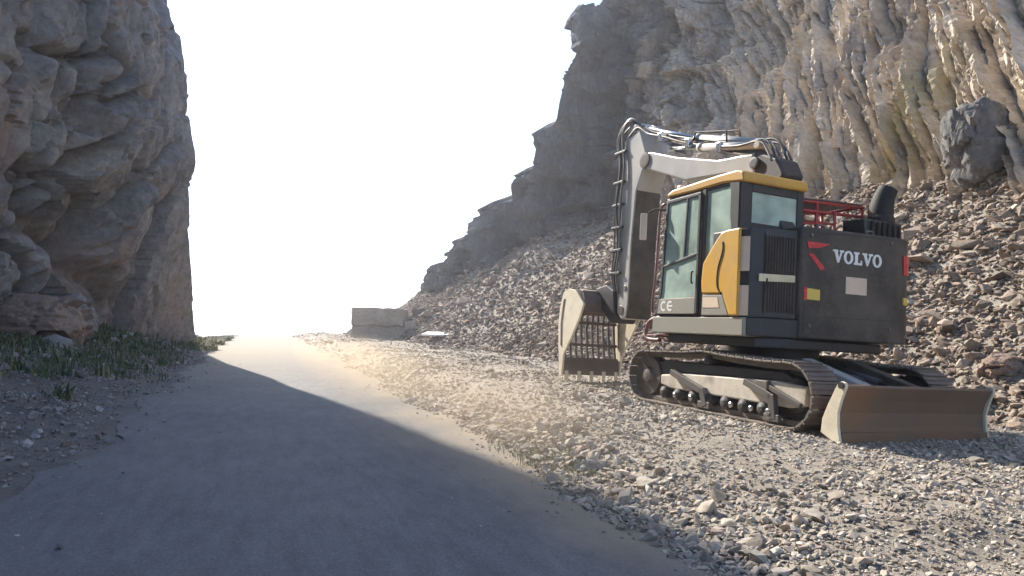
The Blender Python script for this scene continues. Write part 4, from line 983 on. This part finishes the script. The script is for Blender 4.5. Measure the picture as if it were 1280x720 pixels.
BROWN = rock_mat('brown_boulder_rock', [(.3, (.17, .12, .09)), (.55, (.26, .19, .15)), (.75, (.34, .27, .22))], scale=1.4, bump=.5, dist=.04, detail_scale=10)
GREYB = rock_mat('grey_boulder_rock', [(.3, (.19, .185, .18)), (.55, (.28, .27, .26)), (.75, (.36, .34, .32))], scale=1.4, bump=.5, dist=.04, detail_scale=10)
PALEB = rock_mat('pale_boulder_rock', [(.3, (.28, .235, .19)), (.55, (.40, .35, .29)), (.75, (.50, .445, .38))], scale=1.4, bump=.5, dist=.04, detail_scale=10)
DARKG = rock_mat('dark_grey_boulder_rock', [(.3, (.11, .105, .10)), (.55, (.17, .16, .15)), (.75, (.24, .22, .205))], scale=1.4, bump=.7, dist=.05, detail_scale=9)
DARKB = rock_mat('shade_dark_rock', [(.3, (.06, .06, .065)), (.55, (.10, .10, .105)), (.75, (.15, .145, .145))], scale=1., bump=.8, dist=.1, detail_scale=5)  # dark colour stands in for shade on the skyline boulder
boulder(737, 36, 39.5, 1.5, DARKB, 'large rounded shade-darkened boulder perched on the skyline of the right cliff', 3, (.8, .8, 1.05))
boulder(1218, 178, 15.5, .86, DARKG, 'tall dark grey rock leaning against the fluted cliff above the scree', 19, (.72, .7, 1.1))
boulder(1258, 462, 10.6, .34, BROWN, 'brown boulder on the scree beyond the right end of the blade', 8, (1.1, .8, .7))
boulder(1222, 398, 12.6, .26, PALEB, 'pale cream boulder lodged halfway up the rubble slope behind the blade', 11, (.8, .8, 1.))
boulder(1150, 415, 13.2, .30, GREYB, 'grey boulder on the scree just right of the excavator counterweight', 13, (.9, .8, .9))
boulder(38, 408, 15.2, .95, BROWN, 'big reddish brown boulder at the foot of the left cliff', 19, (1.25, .9, .75))
boulder(92, 402, 17.5, .62, GREYB, 'grey boulder leaning against the reddish one below the left cliff', 23, (.8, .8, 1.0))
boulder(62, 440, 14.2, .42, GREYB, 'squat grey boulder lying on the rubble beside the grassy bank', 29, (1.2, .9, .75))
boulder(22, 470, 12.6, .30, GREYB, 'small angular grey boulder in the rubble at the left verge', 31, (1., .9, .8))
boulder(745, 592, 6.3, .16, GREYB, 'dark grey stone at the right edge of the asphalt where the shadow ends', 37, (1.1, .8, .8))

GRASS, nt, b, out = new_mat('dark_verge_grass')
at_ = N(nt, 'ShaderNodeAttribute', attribute_name='shade'); nt.links.new(ramp(nt, at_.outputs['Fac'], [(0, (.040, .070, .028)), (.5, (.075, .11, .042)), (.85, (.12, .14, .06)), (1, (.22, .20, .11))]), b.inputs['Base Color']); b.inputs['Roughness'].default_value = .7
def grass(name, u, n, hgt, label, width=.012):
    k = len(u); z = H(u, n); x, y = xy(u, n); V, Fc, Sh = [], [], []
    az = rng.uniform(0, 2*np.pi, k); ln_ = rng.uniform(.15, .9, k)*hgt
    dx, dy = np.cos(az), np.sin(az); w_ = width*(.6+.8*rng.uniform(0, 1, k))*(hgt/.15)**.3
    px_, py_ = -dy*w_, dx*w_
    rows = [np.stack([x-px_, y-py_, z-.02], 1), np.stack([x+px_, y+py_, z-.02], 1),
            np.stack([x-px_*.7+dx*ln_*.3, y-py_*.7+dy*ln_*.3, z+hgt*.6], 1), np.stack([x+px_*.7+dx*ln_*.3, y+py_*.7+dy*ln_*.3, z+hgt*.6], 1),
            np.stack([x-px_*.1+dx*ln_, y-py_*.1+dy*ln_, z+hgt*.95], 1), np.stack([x+px_*.1+dx*ln_, y+py_*.1+dy*ln_, z+hgt*.95], 1)]
    V = np.stack(rows, 1).reshape(-1, 3); base = np.arange(k)[:, None]*6
    Fc = np.concatenate([base+np.array([0, 1, 3, 2]), base+np.array([2, 3, 5, 4])])
    o = mesh_np(name, V, Fc, GRASS); a = o.data.attributes.new('shade', 'FLOAT', 'POINT'); a.data.foreach_set('value', np.repeat(rng.uniform(0, 1, k), 6).astype(np.float32))
    tag(o, label, 'grass', kind='stuff'); return o
DRY = GRASS.copy(); DRY.name = 'dry_grass_blades'
cr = [n for n in DRY.node_tree.nodes if n.type == 'VALTORGB'][0].color_ramp.elements
for e, c in zip(cr, ((.10, .11, .03), (.16, .155, .05), (.26, .23, .10))): e.color = (*c, 1)
k = 13000
gu_ = rng.uniform(11, 31, k); gt = rng.beta(2, 2.2, k); gn_ = edge_l(gu_)-.25+(n_left(gu_)+.1-edge_l(gu_))*gt
dens = fbm(np.stack([gu_*.5, gn_*.7, gn_*0], 1), 3, 120); keep = dens > -.12
gu_, gn_, dens = gu_[keep], gn_[keep], dens[keep]
grass('grass', gu_, gn_, (.04+.18*np.clip(dens+.15, 0, 1))*rng.uniform(.6, 1.3, len(gu_)), 'dark green grass growing on the bank below the left cliff', .014)
k = 2600
bu_ = np.repeat(rng.uniform(12, 30, 130), 20)+rng.normal(0, .13, k); bt_ = np.repeat(rng.beta(2, 2, 130), 20); bn_ = edge_l(bu_)-.3+(n_left(bu_)-edge_l(bu_))*bt_+rng.normal(0, .13, k)
grass('leafy_weeds', bu_, bn_, rng.uniform(.08, .28, k), 'leafy green weed clumps among the grass below the left cliff', .018)
k = 6000
du_ = rng.uniform(29, 50, k); dn2 = edge_l(du_)-.2-rng.exponential(1.0, k)
grass('dry_grass', du_, dn2, rng.uniform(.08, .3, k), 'yellowish grass in the sun at the far left road edge', .02)
bpy.data.objects['dry_grass'].data.materials[0] = DRY
k = 1400
cu = np.repeat(rng.uniform(5.2, 7.4, 20), 70)+rng.normal(0, .16, k); cn = np.repeat(ROAD_R+rng.uniform(.0, .4, 20), 70)+rng.normal(0, .12, k)
grass('weeds', cu, cn, rng.uniform(.02, .07, k), 'sparse green weeds among the stones at the right road edge', .006)

# ------------------------------------------------------------------ haze: dusty morning air
HZ, nt, b, out = new_mat('dusty_air')
nt.nodes.remove(b)
pv = N(nt, 'ShaderNodeVolumePrincipled'); pv.inputs['Color'].default_value = (.93, .95, 1, 1); pv.inputs['Density'].default_value = .0014; pv.inputs['Anisotropy'].default_value = .72
nt.links.new(pv.outputs[0], out.inputs['Volume'])
m = MB(); m.box(-3600, 3600, -3600, 3600, -62, 33, 0); hz = m.build('haze', HZ); tag(hz, kind='stuff')

# dust raised along the gravel side of the road, drifting low
DST, nt, b, out = new_mat('road_dust'); nt.nodes.remove(b)
tc = N(nt, 'ShaderNodeTexCoord'); sx = N(nt, 'ShaderNodeSeparateXYZ'); nt.links.new(tc.outputs['Generated'], sx.inputs[0])
def fall(sock, stops):
    r = ramp(nt, sock, stops); return r
fx = fall(sx.outputs[0], [(0., 0.), (.35, 1.), (.6, 1.), (1., 0.)]); fy = fall(sx.outputs[1], [(0., 0.), (.1, 1.), (.38, .7), (.7, .10), (1., 0.)]); fz = fall(sx.outputs[2], [(0., 1.), (.35, .55), (1., 0.)])
nz = N(nt, 'ShaderNodeTexNoise', Scale=.7, Detail=3.); nt.links.new(tc.outputs['Object'], nz.inputs['Vector']); fn = ramp(nt, nz.outputs[0], [(.34, .1), (.62, 1.)])
pr = None
for q in (fx, fy, fz, fn):
    if pr is None: pr = q; continue
    mu = N(nt, 'ShaderNodeMath', operation='MULTIPLY'); nt.links.new(pr, mu.inputs[0]); nt.links.new(q, mu.inputs[1]); pr = mu.outputs[0]
mu = N(nt, 'ShaderNodeMath', operation='MULTIPLY'); nt.links.new(pr, mu.inputs[0]); mu.inputs[1].default_value = .58
pv = N(nt, 'ShaderNodeVolumePrincipled'); pv.inputs['Color'].default_value = (.70, .58, .43, 1); pv.inputs['Anisotropy'].default_value = .3; nt.links.new(mu.outputs[0], pv.inputs['Density']); nt.links.new(pv.outputs[0], out.inputs['Volume'])
m = MB(); m.box(1.0, 4.1, 3.5, 44, -.3, .95, 0); ds_ = m.build('dust', DST); ds_.rotation_euler = (0, 0, HD); tag(ds_, 'low tan dust drifting over the sunlit gravel edge of the road', 'dust', kind='stuff')
